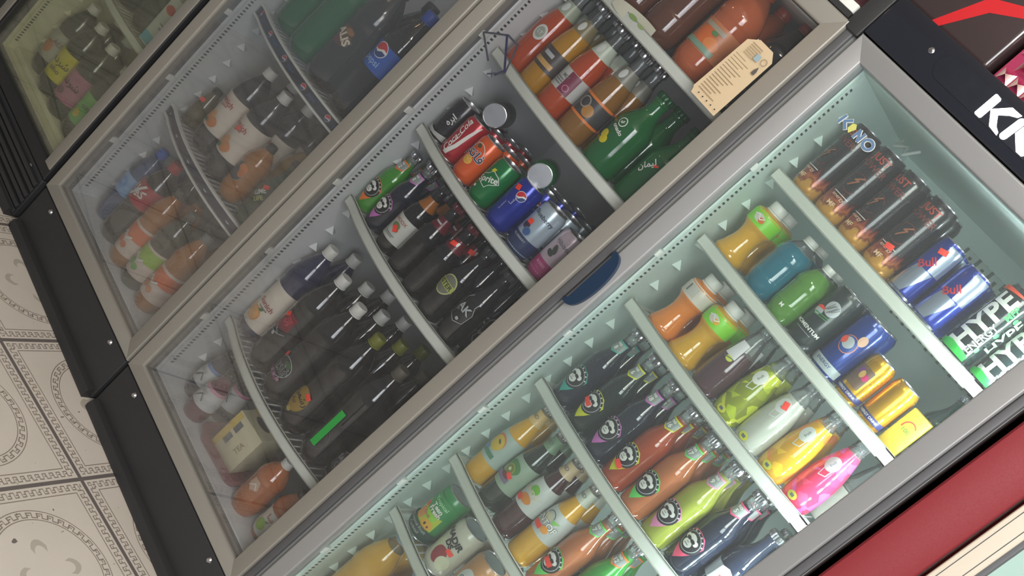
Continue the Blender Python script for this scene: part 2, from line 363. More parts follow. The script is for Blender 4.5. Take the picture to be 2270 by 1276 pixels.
def container(name, shape, r, h, body, cap=None, label=None, decals=None, neck=None, ang=0.0, clear_from=None, clear=None,
              tag_at=None, dv=.42, square=0.0, flute=0, knurl=0.0, band2=None):
    """returns an Empty with body, lid or cap, label, neck_label, price_tag children.
    label=(z0,z1,material); decals=Dec centred on the label; neck=(z0,z1,material,Dec)"""
    root = empty(name, (0, 0, 0))
    prof = SH[shape](r, h); rad = interp(prof)
    g = G()
    if clear_from is not None:
        zt = clear_from * h
        ms = [body if (prof[i][1] + prof[i + 1][1]) / 2 < zt else (clear or M_clear) for i in range(len(prof) - 1)]
    else: ms = body
    g.lathe(prof, ms, 32, square=square, flute=flute, open_top=(shape == 'can'))
    if clear_from is not None:                       # surface of the drink inside the clear upper part
        zt = clear_from * h; g.lathe([(rad(zt) * .96, zt - .002), (rad(zt) * .93, zt), (.0005, zt)], body, 24)
    if shape == 'can' and not label and decals: wrap_into(g, decals, rad, ang, h * .5)
    g.build('can_body' if shape == 'can' else 'bottle_body', root)
    if shape == 'can':
        g = G(); g.lathe([(.85 * r, h - .0015), (.86 * r, h + .0005), (.82 * r, h + .001), (.78 * r, h - .005), (.0005, h - .005)], M_alu, 28)
        g.box(-.010, .010, -.006, .010, h - .005, h - .0035, M_steel, .0006); g.lathe([(.30 * r, h - .0048), (.28 * r, h - .0042), (.0005, h - .0042)], M_slot, 12, 0, -.45 * r)
        l = g.build('can_lid', root); l['label'] = 'silver can lid with pull tab'
        g = G(); g.lathe([(.845 * r, .0005), (.86 * r, -.0), (.80 * r, .004), (.62 * r, .007), (.0005, .008)], M_alu, 24); g.build('can_base', root)
    else:
        c0, cr = CAPZ[shape]; g = G(); c1 = h
        g.lathe([(cr * r * .96, c0 * h), (cr * r, c0 * h + .002), (cr * r, c1 - .003), (cr * r * .9, c1), (.0005, c1)], cap or M_cap, 36, knurl=knurl or 0.012)
        if shape in ('pet', 'grip', 'flask'): g.lathe([(cr * r * 1.06, c0 * h - .004), (cr * r * 1.06, c0 * h - .001), (cr * r * .9, c0 * h)], cap or M_cap, 28)
        g.build('bottle_cap', root)
    if label:
        z0, z1, lm = label; g = G()
        n = max(2, int((z1 - z0) / .006)); pr = [(rad(z0 + (z1 - z0) * k / n) + .0006, z0 + (z1 - z0) * k / n) for k in range(n + 1)]
        vs = []
        g.lathe([(pr[0][0] - .0008, pr[0][1])] + pr + [(pr[-1][0] - .0008, pr[-1][1])], lm, 32, square=square, flute=flute)
        g.f = g.f[:-2]; g.m = g.m[:-2]; g.sm = g.sm[:-2]
        if band2:
            for b0, b1, bm_ in band2:
                pr = [(rad(b0 + (b1 - b0) * k / 3) + .0010, b0 + (b1 - b0) * k / 3) for k in range(4)]
                k0 = len(g.f); g.lathe(pr, bm_, 32, square=square, flute=flute); g.f = g.f[:-2]; g.m = g.m[:-2]; g.sm = g.sm[:-2]
        if decals: wrap_into(g, decals, lambda z: rad(z) + .0012, ang, (z0 + z1) / 2)
        g.build('label', root)
    elif decals and shape != 'can':
        g = G(); wrap_into(g, decals, lambda z: rad(z) + .0006, ang, h * dv); g.build('label', root)
    if neck:
        z0, z1, nm, nd = neck; g = G()
        if nm:
            pr = [(rad(z0 + (z1 - z0) * k / 4) + .0007, z0 + (z1 - z0) * k / 4) for k in range(5)]
            g.lathe(pr, nm, 28, square=square); g.f = g.f[:-2]; g.m = g.m[:-2]; g.sm = g.sm[:-2]
        if nd: wrap_into(g, nd, lambda z: rad(z) + .0012, ang, (z0 + z1) / 2, step=.003)
        g.build('neck_label', root)
    if tag_at:
        g = G(); u, v, a = tag_at; wrap_into(g, tagp(Dec(), u, 0, a), lambda z: rad(z) + .0036, ang, v); t = g.build('price_tag', root)
        t['label'] = 'bright red price sticker'
    return root

def kids(o): return [c for c in COL.objects if c.parent is o]
def copy_tree(root):
    r = root.copy(); COL.objects.link(r)
    for ch in root.children:
        if ch.name.startswith('price_tag'): continue
        c = ch.copy(); COL.objects.link(c); c.parent = r
        if 'label' in ch.keys(): c['label'] = ch['label']
    return r
XC = {0: -2.60, 1: -1.933, 2: -1.27, 3: -0.575}
BOW = {0: .04, 1: .048, 2: .048, 3: .036}
def bow(F, x): return 2.0 - BOW[F] * max(0, 1 - ((x - XC[F]) / .26) ** 2)
RANK = {1: 'second from the glass', 2: 'third from the glass', 3: 'fourth from the glass'}
def place(root, F, x, z, r, label, cat, group, rows=1, short=None, dy=None, y=None, rz=None, jit=0.0):
    """stand the thing on its shelf behind the lip; rows>1 files copies of it straight behind"""
    yc = y if y is not None else bow(F, x) + .012 + r
    root.location = (x, yc, z)
    root.rotation_euler = (0, 0, 0.0 if rz is None else rz)
    tag(root, label, cat, group if (group or rows > 1) else None)
    short = short or label
    dy = dy or 2 * r + .004
    for k in range(1, rows):
        c = copy_tree(root); c.location = (x + random.uniform(-jit, jit), yc + dy * k, z)
        c.rotation_euler = (0, 0, root.rotation_euler[2] + random.uniform(-.5, .5))
        tag(c, short + ', ' + RANK[k], cat, group)
    return root

# ---------------------------------------------------------------- floor and room shell
def floor_mat():
    m = bpy.data.materials.new('floor_tile_meander'); m.use_nodes = True; nt = m.node_tree; b = nt.nodes['Principled BSDF']
    L = nt.links
    def N(op, a, b_=None, c=None):
        n = nt.nodes.new('ShaderNodeMath'); n.operation = op
        for i, v in enumerate((a, b_, c)):
            if v is None: continue
            if isinstance(v, (int, float)): n.inputs[i].default_value = v
            else: L.new(v, n.inputs[i])
        return n.outputs[0]
    tc = nt.nodes.new('ShaderNodeTexCoord'); sp = nt.nodes.new('ShaderNodeSeparateXYZ'); L.new(tc.outputs['Object'], sp.inputs[0])
    T = 0.4345; a = math.radians(9.95); ca, sa = math.cos(a), math.sin(a)
    X = N('ADD', sp.outputs[0], 1.350); Y = N('SUBTRACT', sp.outputs[1], 1.779)
    U = N('DIVIDE', N('ADD', N('MULTIPLY', X, ca), N('MULTIPLY', Y, sa)), T)
    V = N('DIVIDE', N('SUBTRACT', N('MULTIPLY', Y, ca), N('MULTIPLY', X, sa)), T)
    u = N('FRACT', N('ADD', U, 50)); v = N('FRACT', N('ADD', V, 50))
    du = N('MINIMUM', u, N('SUBTRACT', 1, u)); dv = N('MINIMUM', v, N('SUBTRACT', 1, v))
    e = N('MINIMUM', du, dv)
    along = N('ADD', N('MULTIPLY', N('LESS_THAN', du, dv), v), N('MULTIPLY', N('SUBTRACT', 1, N('LESS_THAN', du, dv)), u))
    def line(x, c, w): return N('LESS_THAN', N('ABSOLUTE', N('SUBTRACT', x, c)), w)
    def mx(*a):
        r = a[0]
        for q in a[1:]: r = N('MAXIMUM', r, q)
        return r
    def meander(d, s, d0, d1, w):        # hooked square wave between d0 and d1, s counts periods
        f = N('FRACT', s); mid = (d0 + d1) / 2
        inb = N('MULTIPLY', N('GREATER_THAN', d, d0 - w), N('LESS_THAN', d, d1 + w))
        top = N('MULTIPLY', line(d, d1, w), N('LESS_THAN', f, .5)); bot = N('MULTIPLY', line(d, d0, w), N('GREATER_THAN', f, .46))
        ver = mx(line(f, .5, .07), N('LESS_THAN', f, .07), N('GREATER_THAN', f, .97))
        hook = N('MULTIPLY', line(d, mid, w), N('MULTIPLY', N('GREATER_THAN', f, .18), N('LESS_THAN', f, .5)))
        return N('MULTIPLY', inb, mx(top, bot, ver, hook))
    grout = N('LESS_THAN', e, .0125)
    lines = mx(meander(e, N('MULTIPLY', along, 21), .030, .062, .0035), line(e, .082, .003))
    cx = N('SUBTRACT', u, .5); cy = N('SUBTRACT', v, .5)
    rr = N('SQRT', N('ADD', N('MULTIPLY', cx, cx), N('MULTIPLY', cy, cy))); th = N('ARCTAN2', cy, cx)
    ringm = meander(rr, N('ADD', N('MULTIPLY', th, 34 / (2 * PI)), 50), .318, .345, .0035)
    rings = mx(line(rr, .305, .0028), line(rr, .36, .0028), ringm)
    petal = N('LESS_THAN', N('ABSOLUTE', N('SUBTRACT', rr, N('ADD', .12, N('MULTIPLY', .05, N('COSINE', N('MULTIPLY', th, 4)))))), .018)
    petal = N('MULTIPLY', petal, N('GREATER_THAN', N('COSINE', N('MULTIPLY', th, 4)), .2))
    ns = nt.nodes.new('ShaderNodeTexNoise'); ns.inputs['Scale'].default_value = 5; ns.inputs['Detail'].default_value = 6; L.new(tc.outputs['Object'], ns.inputs['Vector'])
    ns2 = nt.nodes.new('ShaderNodeTexNoise'); ns2.inputs['Scale'].default_value = 38; ns2.inputs['Detail'].default_value = 3; L.new(tc.outputs['Object'], ns2.inputs['Vector'])
    dirt = N('GREATER_THAN', ns2.outputs['Fac'], .715)
    def mixc(f, A, B, k=1.0):
        n = nt.nodes.new('ShaderNodeMix'); n.data_type = 'RGBA'
        if isinstance(f, float): n.inputs[0].default_value = f
        else: L.new(N('MULTIPLY', f, k), n.inputs[0])
        for i, v_ in ((6, A), (7, B)):
            if isinstance(v_, tuple): n.inputs[i].default_value = (*v_, 1)
            else: L.new(v_, n.inputs[i])
        return n.outputs[2]
    base = mixc(ns.outputs['Fac'], C8(226, 216, 206), C8(208, 200, 186))
    base = mixc(petal, base, C8(150, 142, 126), .5)
    base = mixc(mx(lines, rings), base, C8(112, 96, 84), .78)
    base = mixc(grout, base, C8(104, 96, 94), .95)
    base = mixc(dirt, base, C8(66, 60, 56), .8)
    L.new(base, b.inputs['Base Color']); b.inputs['Roughness'].default_value = .38
    return m
M_floor = floor_mat()
g = G(); g.box(-4.6, 1.6, -1.2, 2.75, -.05, 0, M_floor); tag(g.build('floor'), kind='structure')
M_wall = mat('wall_paint', C8(186, 180, 168), .8, bump=.2, bscale=90)
g = G(); g.box(-4.6, 1.6, 2.75, 2.85, -.05, 3.0, M_wall); tag(g.build('wall_back'), kind='structure')
g = G(); g.box(-4.6, 1.6, -1.2, 2.85, 3.0, 3.05, M_wall); tag(g.build('ceiling'), kind='structure')

# ---------------------------------------------------------------- fridges
YD = 1.90; Z0, Z1 = .163, 1.948
def frame_bars(g, x0, x1, z0, z1, w, y0, y1, m, ch=.005, sides='LRTB', mB=None):
    bars = {'L': [(x0, z0), (x0 + w, z0 + w), (x0 + w, z1 - w), (x0, z1)], 'R': [(x1, z0), (x1, z1), (x1 - w, z1 - w), (x1 - w, z0 + w)],
            'B': [(x0, z0), (x1, z0), (x1 - w, z0 + w), (x0 + w, z0 + w)], 'T': [(x0, z1), (x0 + w, z1 - w), (x1 - w, z1 - w), (x1, z1)]}
    for k in sides:
        q = G(); q.prism(bars[k], 'y', y0, y1, m); bm = bmesh.new()
        vs = [bm.verts.new(v) for v in q.v]
        for f in q.f: bm.faces.new([vs[i] for i in f])
        bmesh.ops.recalc_face_normals(bm, faces=bm.faces[:])
        ed = [e for e in bm.edges if all(abs(v.co.y - y0) < 1e-6 for v in e.verts)]
        long = [e for e in ed if e.calc_length() > .2]
        bmesh.ops.bevel(bm, geom=long, offset=ch, segments=4, affect='EDGES', profile=.5)
        short = [e for e in bm.edges if all(abs(v.co.y - y0) < 1e-6 for v in e.verts) and e.calc_length() < .1 and e.calc_length() > .02]
        bmesh.ops.bevel(bm, geom=short, offset=.0006, segments=1, affect='EDGES')
        bm.verts.index_update(); g.add([v.co[:] for v in bm.verts], [[v.index for v in f.verts] for f in bm.faces], m, True); bm.free()
def fridge(F, x0, x1, label, liner, glass, stile, ztop=Z1, wi=.034, clips=True, framew=.042, shell=None):
    root = empty('display_fridge', (0, 0, 0)); tag(root, label, 'fridge'); shell = shell or M_black
    xi0, xi1 = x0 + wi, x1 - wi; zf, zc = .198, ztop - .042
    g = G()                                                    # outer cabinet
    g.box(x0 + .003, xi0 - .004, 1.966, 2.55, .04, ztop, shell); g.box(xi1 + .004, x1 - .003, 1.966, 2.55, .04, ztop, shell)
    g.box(x0 + .003, x1 - .003, 2.506, 2.56, .04, ztop, shell); g.box(xi0 - .004, xi1 + .004, 1.966, 2.506, .04, zf - .004, shell)
    g.box(xi0 - .004, xi1 + .004, 1.966, 2.506, zc + .004, ztop, shell); g.build('cabinet', root)
    g = G(); t = .004                                          # liner
    g.box(xi0 - t, xi0, 1.966, 2.506, zf - t, zc + t, liner); g.box(xi1, xi1 + t, 1.966, 2.506, zf - t, zc + t, liner)
    g.box(xi0, xi1, 2.502, 2.506, zf, zc, liner); g.box(xi0, xi1, 1.966, 2.502, zf - t, zf, liner); g.box(xi0, xi1, 1.966, 2.502, zc, zc + t, liner)
    # front rim that the door closes on
    g.box(x0 + .003, xi0 + .004, 1.952, 1.966, .17, ztop - .004, liner, .003); g.box(xi1 - .004, x1 - .003, 1.952, 1.966, .17, ztop - .004, liner, .003)
    g.box(xi0, xi1, 1.952, 1.966, .17, zf, liner, .003); g.box(xi0, xi1, 1.952, 1.966, zc, ztop - .004, liner, .003)
    for xw, sx in ((xi0, 1), (xi1, -1)):                      # moulded ribs on the side walls
        z = .26
        while z < zc - .05:
            g.add([(xw, 2.045, z), (xw, 2.085, z + .004), (xw, 2.06, z + .02), (xw + sx * .016, 2.062, z + .003)], [(0, 1, 2), (0, 3, 1), (1, 3, 2), (0, 2, 3)], liner)
            z += .0625
    g.build('inner_liner', root)
    for xw, sx in ((xi0, 1), (xi1, -1)):                      # perforated shelf strips
        g = G(); xa, xb = sorted((xw, xw + sx * .003)); g.box(xa, xb, 1.968, 1.990, zf + .01, zc - .01, liner)
        xa, xb = sorted((xw + sx * .003, xw + sx * .0036)); z = zf + .03
        while z < zc - .03: g.box(xa, xb, 1.974, 1.984, z, z + .005, M_slot); z += .011
        g.build('shelf_strip', root)
    # door
    d = G(); frame_bars(d, x0, x1, Z0, ztop, framew, YD, 1.930, stile); door = d.build('door', root); door['label'] = 'metal framed glass door'
    w = framew
    gk = G()
    for a in ((x0 + .012, x0 + w - .006, Z0 + .012, ztop - .012), (x1 - w + .006, x1 - .012, Z0 + .012, ztop - .012)): gk.box(a[0], a[1], 1.930, 1.952, a[2], a[3], M_gasket, .003)
    for a in ((x0 + w - .006, x1 - w + .006, Z0 + .012, Z0 + w - .006), (x0 + w - .006, x1 - w + .006, ztop - w + .006, ztop - .012)): gk.box(a[0], a[1], 1.930, 1.952, a[2], a[3], M_gasket, .003)
    gk.build('gasket', door)
    q = G(); q.box(x0 + w - .006, x1 - w + .006, 1.909, 1.9125, Z0 + w - .006, ztop - w + .006, glass); q.build('glass_pane', door)
    if clips:
        for k in range(7):
            q = G(); z = .165 + .2475 * k + .24
            if z < ztop - .1: q.box(x0 + w - .008, x0 + w + .003, 1.928, 1.950, z - .009, z + .009, M_white, .0015); q.build('pane_clip', door)
    # base
    b = G(); b.box(x0 + .002, x1 - .002, 1.904, 2.5, .012, .158, M_black, .004)
    b.prism([(1.905, .034), (1.889, .028), (1.883, .012), (1.886, .0005), (1.93, .0005), (1.93, .034)], 'x', x0 + .012, x1 - .012, M_black)
    base = b.build('base_panel', root)
    for sx in (x0 + .085, x1 - .085):
        s = G(); s.add([(sx + .008 * math.cos(2 * PI * k / 16), 1.9038, .139 + .008 * math.sin(2 * PI * k / 16)) for k in range(16)] + [(sx + .005 * math.cos(2 * PI * k / 16), 1.900, .139 + .005 * math.sin(2 * PI * k / 16)) for k in range(16)] + [(sx, 1.899, .139)],
                       [(k, (k + 1) % 16, (k + 1) % 16 + 16, k + 16) for k in range(16)] + [(k + 16, (k + 1) % 16 + 16, 32) for k in range(16)], M_steel, True)
        s.build('screw', base)
    return root, door, (xi0, xi1)
F2, D2, I2 = fridge(2, -1.598, -.935, 'silver framed hazy glass fridge in the middle, cans on its centre shelf, unlit', M_liner, M_glass_old, M_stile_old)
F1, D1, I1 = fridge(1, -2.262, -1.606, 'unlit foggy glass fridge with dark blue printed shelf strips', M_liner, M_glass_f1, M_stile_old)
F3, D3, I3 = fridge(3, -.902, -.233, 'brightly lit silver framed fridge with black lettered header, navy grip on its door', M_linerF3, M_glass_new, M_stile)
F0, D0, I0 = fridge(0, -2.930, -2.283, 'dark framed fridge with cream interior at far left', M_linerF0, M_glass_f0, mat('door_frame_black', C8(40, 40, 42), .45), clips=False, shell=M_black)
g = G(); g.box(-2.322, -2.284, 1.894, 1.8995, .20, 1.94, M_stile_old, .002); g.box(-2.93, -2.895, 1.894, 1.8995, .24, 1.94, M_stile_old, .002); g.build('side_trim', D0)['label'] = 'worn silver strips on the black frame'
g = G()
for k in range(6): g.box(-2.93, -2.285, 1.896 - .004 * (k % 2), 1.9035, .02 + .022 * k, .034 + .022 * k, M_black, .002)
g.build('base_ridges', F0)
# another dark fridge further along the row
root = empty('display_fridge', (0, 0, 0)); tag(root, 'black cabinet of the furthest fridge, cut by the top left corner', 'fridge')
g = G(); g.box(-3.62, -2.945, 1.93, 2.55, .16, 1.96, M_black, .004); g.build('cabinet', root)
g = G(); frame_bars(g, -3.62, -2.945, .163, 1.948, .05, 1.90, 1.928, M_black); dd = g.build('door', root)
g = G(); g.box(-3.575, -2.99, 1.912, 1.916, .2, 1.9, M_blackgl); g.build('glass_pane', dd)
g = G(); g.box(-3.61, -2.955, 1.91, 2.5, 0.0005, .158, M_black); g.build('base_panel', root)

# fridge 3: lit strip, header, vents, handle
g = G(); g.box(-.272, -.268, 1.970, 1.992, .24, 1.88, M_white); z = .25
while z < 1.87: g.box(-.277, -.272, 1.975, 1.987, z, z + .012, M_led); z += .027
g.build('led_strip', F3)['label'] = 'row of glowing white diodes inside the right edge'
g = G(); g.box(-.2325, -.216, 1.906, 1.964, .165, 1.945, M_dark, .004); g.box(-.2155, -.2145, 1.912, 1.964, .165, 1.945, M_stile); g.build('side_profile', F3)
for k, z in enumerate((1.50, 1.66, 1.31, 1.12)):
    q = G(); q.box(-.285, -.262, 1.968, 1.994, z, z + .018, M_white, .003); q.build('led_clip', F3)
def vent_mat():
    m = mat('vent_plate', C8(200, 216, 208), .5); nt = m.node_tree; b = nt.nodes['Principled BSDF']; L = nt.links
    tc = nt.nodes.new('ShaderNodeTexCoord'); br = nt.nodes.new('ShaderNodeTexBrick'); mp = nt.nodes.new('ShaderNodeMapping')
    mp.inputs['Rotation'].default_value = (PI / 2, 0, 0); L.new(tc.outputs['Object'], mp.inputs[0]); sw = nt.nodes.new('ShaderNodeSeparateXYZ'); L.new(tc.outputs['Object'], sw.inputs[0])
    cb = nt.nodes.new('ShaderNodeCombineXYZ'); L.new(sw.outputs['Z'], cb.inputs['X']); L.new(sw.outputs['X'], cb.inputs['Y']); L.new(cb.outputs[0], br.inputs['Vector'])
    br.inputs['Scale'].default_value = 1; br.inputs['Brick Width'].default_value = .036; br.inputs['Row Height'].default_value = .019; br.inputs['Mortar Size'].default_value = .0055; br.inputs['Mortar Smooth'].default_value = 0
    br.inputs['Color1'].default_value = br.inputs['Color2'].default_value = (*C8(96, 112, 106), 1); br.inputs['Mortar'].default_value = (*C8(200, 216, 208), 1)
    L.new(br.outputs['Color'], b.inputs['Base Color']); return m
g = G(); g.box(-.62, -.29, 2.498, 2.502, 1.64, 1.86, vent_mat())
g.build('back_vent', F3)['label'] = 'rows of dark slots in the back wall'
g = G(); g.path([(-.80, 2.2, 1.893), (-.79, 2.16, 1.87), (-.765, 2.15, 1.885), (-.75, 2.12, 1.865), (-.73, 2.12, 1.893)], .003, M_white); g.build('cable', F3)
g = G(); g.box(-.902, -.205, 1.898, 2.12, 1.951, 2.043, M_blackgl, .003)
hd = g.build('header', F3); hd['label'] = 'glossy black sign panel above the door'
g = G(); g.box(-.60, -.205, 1.897, 1.8985, 1.9555, 2.034, M_blackgl, .0005)
pill = [(-.735 + .026 * math.cos(a_), 1.999 + .026 * math.sin(a_)) for a_ in [PI / 2 + PI * k / 14 for k in range(15)]]
g = G(); g.prism(pill + [(-.23, 1.973), (-.23, 2.025)], 'y', 1.8966, 1.8985, mat('sign_panel', C8(26, 29, 38), .35)); g.build('sign_panel', hd)
def slab(g, pts, y, m, t=.0012): g.prism(pts, 'y', y - t, y, m)
def bar(g, xa, za, xb, zb, w, y, m):
    d = Vector((xb - xa, zb - za)).normalized(); n = Vector((-d.y, d.x)) * w / 2
    ax, az = xa, za; r = []
    for cx_, cz_, s in ((xa, za, 1), (xb, zb, -1)):
        a0 = math.atan2(n.y, n.x) + (0 if s == 1 else PI)
        for k in range(7): a_ = a0 + PI * k / 6; r.append((cx_ + w / 2 * math.cos(a_), cz_ + w / 2 * math.sin(a_)))
    slab(g, r, y, m)
g = G(); y = 1.8964; w = .0135
slab(g, [(-.6445, 1.9775), (-.642, 1.9755), (-.632, 1.9755), (-.630, 1.978), (-.630, 2.019), (-.632, 2.0215), (-.642, 2.023), (-.6445, 2.021)], y, M_logo); g.build('letter_k_stem', hd)
g = G(); slab(g, [(-.630, 1.9984), (-.607, 2.0232), (-.585, 2.0235), (-.588, 2.0165), (-.600, 2.0105), (-.6136, 1.999)], y, M_logo); slab(g, [(-.630, 1.9984), (-.6136, 1.999), (-.600, 1.984), (-.590, 1.979), (-.588, 1.9735), (-.609, 1.9765)], y - .0002, M_logo); g.build('letter_k_arms', hd)
g = G(); bar(g, -.5795, 1.981, -.5775, 2.0155, w, y, M_logo); g.build('letter_n_stem', hd)
g = G(); slab(g, [(-.570, 1.996), (-.545, 1.9755), (-.533, 1.9755), (-.530, 1.980), (-.530, 2.020), (-.544, 2.020), (-.544, 1.994), (-.569, 2.0127)], y, M_logo); g.build('letter_n_stroke', hd)
g = G(); o_ = [(-.465 + .028 * math.cos(2 * PI * k / 28), 1.9985 + .024 * math.sin(2 * PI * k / 28)) for k in range(28)]; i_ = [(-.465 + .015 * math.cos(2 * PI * k / 28), 1.9985 + .011 * math.sin(2 * PI * k / 28)) for k in range(28)]
g.add([(p[0], y, p[1]) for p in o_ + i_], [(k, (k + 1) % 28, (k + 1) % 28 + 28, k + 28) for k in range(28)], M_logo); g.build('letter_o', hd)
g = G(); g.add([(-.784 + .006 * math.cos(k), 1.8965, 2.004 + .006 * math.sin(k)) for k in [2 * PI * i / 14 for i in range(14)]] + [(-.784, 1.893, 2.004)], [(k, (k + 1) % 14, 14) for k in range(14)], M_steel, True); g.build('screw', hd)
# handle: flush half-moon grip on the left stile of door 3
zc_, hh, ww = 1.264, .073, .036; pts = [(-.9035, zc_ - hh), (-.9035, zc_ - hh * .86), (-.899, zc_ - hh * .82), (-.899, zc_ + hh * .80), (-.9035, zc_ + hh * .84), (-.9035, zc_ + hh)]
pts += [(-.9035 + ww * math.sin(PI * k / 18) ** .62, zc_ + hh * math.cos(PI * k / 18)) for k in range(1, 18)]
g = G(); g.prism(pts, 'y', 1.889, 1.8995, M_navy); g.build('door_handle', D3)['label'] = 'navy blue half-moon grip'
g = G(); g.box(-.9345, -.9155, 1.908, 1.964, .165, 1.945, M_dark, .004); g.box(-.9150, -.9045, 1.915, 1.964, .165, 1.945, mat('edge_mid_grey', C8(134, 136, 136), .5)); g.build('side_profile', F2)
# fridge 2 top trim
g = G(); g.box(-1.598, -.945, 1.900, 2.1, 1.949, 1.960, M_black); g.box(-1.598, -.946, 1.898, 2.1, 1.9605, 1.978, M_white, .001); g.build('top_trim', F2)
g = G(); g.box(-.944, -.905, 1.901, 2.12, 1.935, 2.043, M_black, .003); g.build('corner_cover', F2)
g = G(); g.box(-1.606, -2.262 + .0, 1.900, 2.1, 1.949, 2.04, M_black); g.build('header', F1)
# red fridge with ivory frame at the right
root = empty('display_fridge', (0, 0, 0)); tag(root, 'red bodied fridge with ivory framed door at lower right', 'fridge')
g = G(); g.prism([(-.198, 1.930), (-.198, 1.897), (-.194, 1.8925), (-.152, 1.890), (-.108, 1.915), (-.108, 1.99), (-.198, 1.99)], 'z', .06, 2.05, M_red); g.prism([(.66, 1.930), (.62, 1.9), (.57, 1.915), (.57, 1.99), (.66, 1.99)], 'z', .06, 2.05, M_red)
g.box(-.198, -.10, 1.99, 2.55, .06, 2.05, M_red); g.box(.57, .66, 1.99, 2.55, .06, 2.05, M_red); g.box(-.10, .57, 2.5, 2.55, .06, 2.05, M_red); g.box(-.108, .57, 1.93, 2.5, 1.96, 2.05, M_red); g.box(-.108, .57, 1.93, 2.5, .06, .2, M_red)
g.build('cabinet', root)
g = G(); g.box(-.198, .66, 1.92, 2.5, .0005, .0595, M_black); g.build('base_panel', root)
g = G(); frame_bars(g, -.1, .565, .17, 1.95, .042, 1.895, 1.925, M_ivory, .0035)
for xa in (-.091, -.068): g.box(xa, xa + .0012, 1.8944, 1.8952, .2, 1.92, M_slot)
d4 = g.build('door', root)
g = G(); g.box(-.062, .527, 1.925, 1.94, .2, .215, M_dark); g.box(-.062, -.048, 1.90, 1.94, .215, 1.9, M_dark, .003); g.box(.513, .527, 1.90, 1.94, .215, 1.9, M_dark, .003); g.box(-.048, .513, 1.90, 1.94, 1.89, 1.905, M_dark); g.build('gasket', d4)
g = G(); g.box(-.05, .515, 1.908, 1.912, .21, 1.9, M_glass_new); g.build('glass_pane', d4)
g = G(); g.box(-.092, -.088, 1.992, 2.495, .2, 1.96, M_linerF3); g.box(.56, .565, 1.992, 2.495, .2, 1.96, M_linerF3); g.box(-.088, .56, 2.49, 2.495, .2, 1.96, M_linerF3); g.build('inner_liner', root)

# ---------------------------------------------------------------- shelves
def shelf(F, I, z, label, printed=False, depth=.49, wires=True):
    root = empty('wire_shelf', (0, 0, 0)); tag(root, label, 'shelf', None)
    xa, xb = I[0] + .018, I[1] - .018; n = 22
    xs = [xa + (xb - xa) * k / n for k in range(n + 1)]
    def strip(g, z0, z1, dy, t, m):
        vs = []
        for x in xs:
            y = bow(F, x) + dy
            for yy, zz in ((y, z0), (y, z1), (y + t, z1), (y + t, z0)): vs.append((x, yy, zz))
        fs = []
        for k in range(n):
            for q in range(4): fs.append((k * 4 + q, k * 4 + (q + 1) % 4, k * 4 + 4 + (q + 1) % 4, k * 4 + 4 + q))
        fs += [(0, 1, 2, 3), (n * 4 + 3, n * 4 + 2, n * 4 + 1, n * 4)]
        g.add(vs, fs, m)
    if printed:
        g = G(); strip(g, z + .001, z + .0065, -.006, .010, M_white); strip(g, z - .032, z - .0265, -.006, .010, M_white); g.build('front_rail', root)
        g = G(); Mb = mat('strip_night_blue', C8(24, 32, 58), .4, coat=.3); strip(g, z - .026, z + .001, -.002, .004, Mb)
        BL = colmat(52, 96, 150, .5)
        for k in range(5):
            x = xa + (xb - xa) * (k + .45) / 5; sl = (bow(F, x + .01) - bow(F, x - .01)) / .02
            d = Dec()
            if F == 1 and printed == 'bright': pepsi_ball(d, -.03, 0, .0085).text('pepsi', .012, -.001, .016, BL)
            else: d.poly(ellp(.008, .004, 12, PI, 2 * PI), colmat(190, 194, 200, .5), 0, -.03, 0).text('pepsi', .012, -.001, .016, colmat(40, 52, 86, .5))
            flat_into(g, d, (x, bow(F, x) - .0025, z - .0125), (1, sl, 0), (0, 0, 1), .0003)
        g.build('printed_strip', root)['label'] = 'night blue strip with small round emblems'
    else:
        g = G(); strip(g, z - .021, z + .005, -.004, .004, M_shelf); strip(g, z - .021, z - .018, -.004, .014, M_shelf); strip(g, z + .002, z + .005, -.004, .010, M_shelf); g.build('front_rail', root)
    g = G(); x = xa + .012
    while x < xb - .005:
        g.tube((x, bow(F, x) + .002, z - .0035), (x, 2.0 + depth, z - .0035), .0018, M_wire, 5); x += .021
    for yy in (2.08, 2.28, 2.47): g.tube((xa + .002, yy, z - .0075), (xb - .002, yy, z - .0075), .0025, M_wire, 6)
    g.build('wire_grid', root)
    for xx, sx in ((xa, 1), (xb, -1)):
        g = G(); a_, b_ = sorted((xx - sx * .002, xx + sx * .004)); g.box(a_, b_, 2.0, 2.47, z - .016, z - .004, M_shelf); g.build('side_bar', root)
    return root
SZ2 = [.43, .885, 1.137, 1.392, 1.660]; SZ3 = [.575, .765, 1.025, 1.283, 1.480, 1.672]; SZ1 = [.583, .968]
for z, t in zip(SZ2, ('bowed white shelf under the big dark bottles, lowest in the middle fridge', 'white shelf under the small dark glass bottles, middle fridge', 'white shelf carrying the row of drink cans, middle fridge', 'white shelf carrying orange glass bottles, middle fridge', 'white shelf under brown big bottles, topmost in the middle fridge')): shelf(2, I2, z, t)
for z, t in zip(SZ3, ('white shelf carrying the juice tins, lit fridge', 'white shelf under juice bottles with white square labels, lit fridge', 'white shelf under bottles with chimp badges, lit fridge', 'white shelf under flasks with fruit pieces, lit fridge', 'white shelf under gold cans, lit fridge', 'white shelf carrying black flame cans, topmost in the lit fridge')): shelf(3, I3, z, t)
shelf(1, I1, SZ1[0], 'shelf with dull dark blue printed strip, lower one in the foggy fridge', 'dull'); shelf(1, I1, SZ1[1], 'shelf with blue printed strip and red white blue emblems, upper in foggy fridge', 'bright')

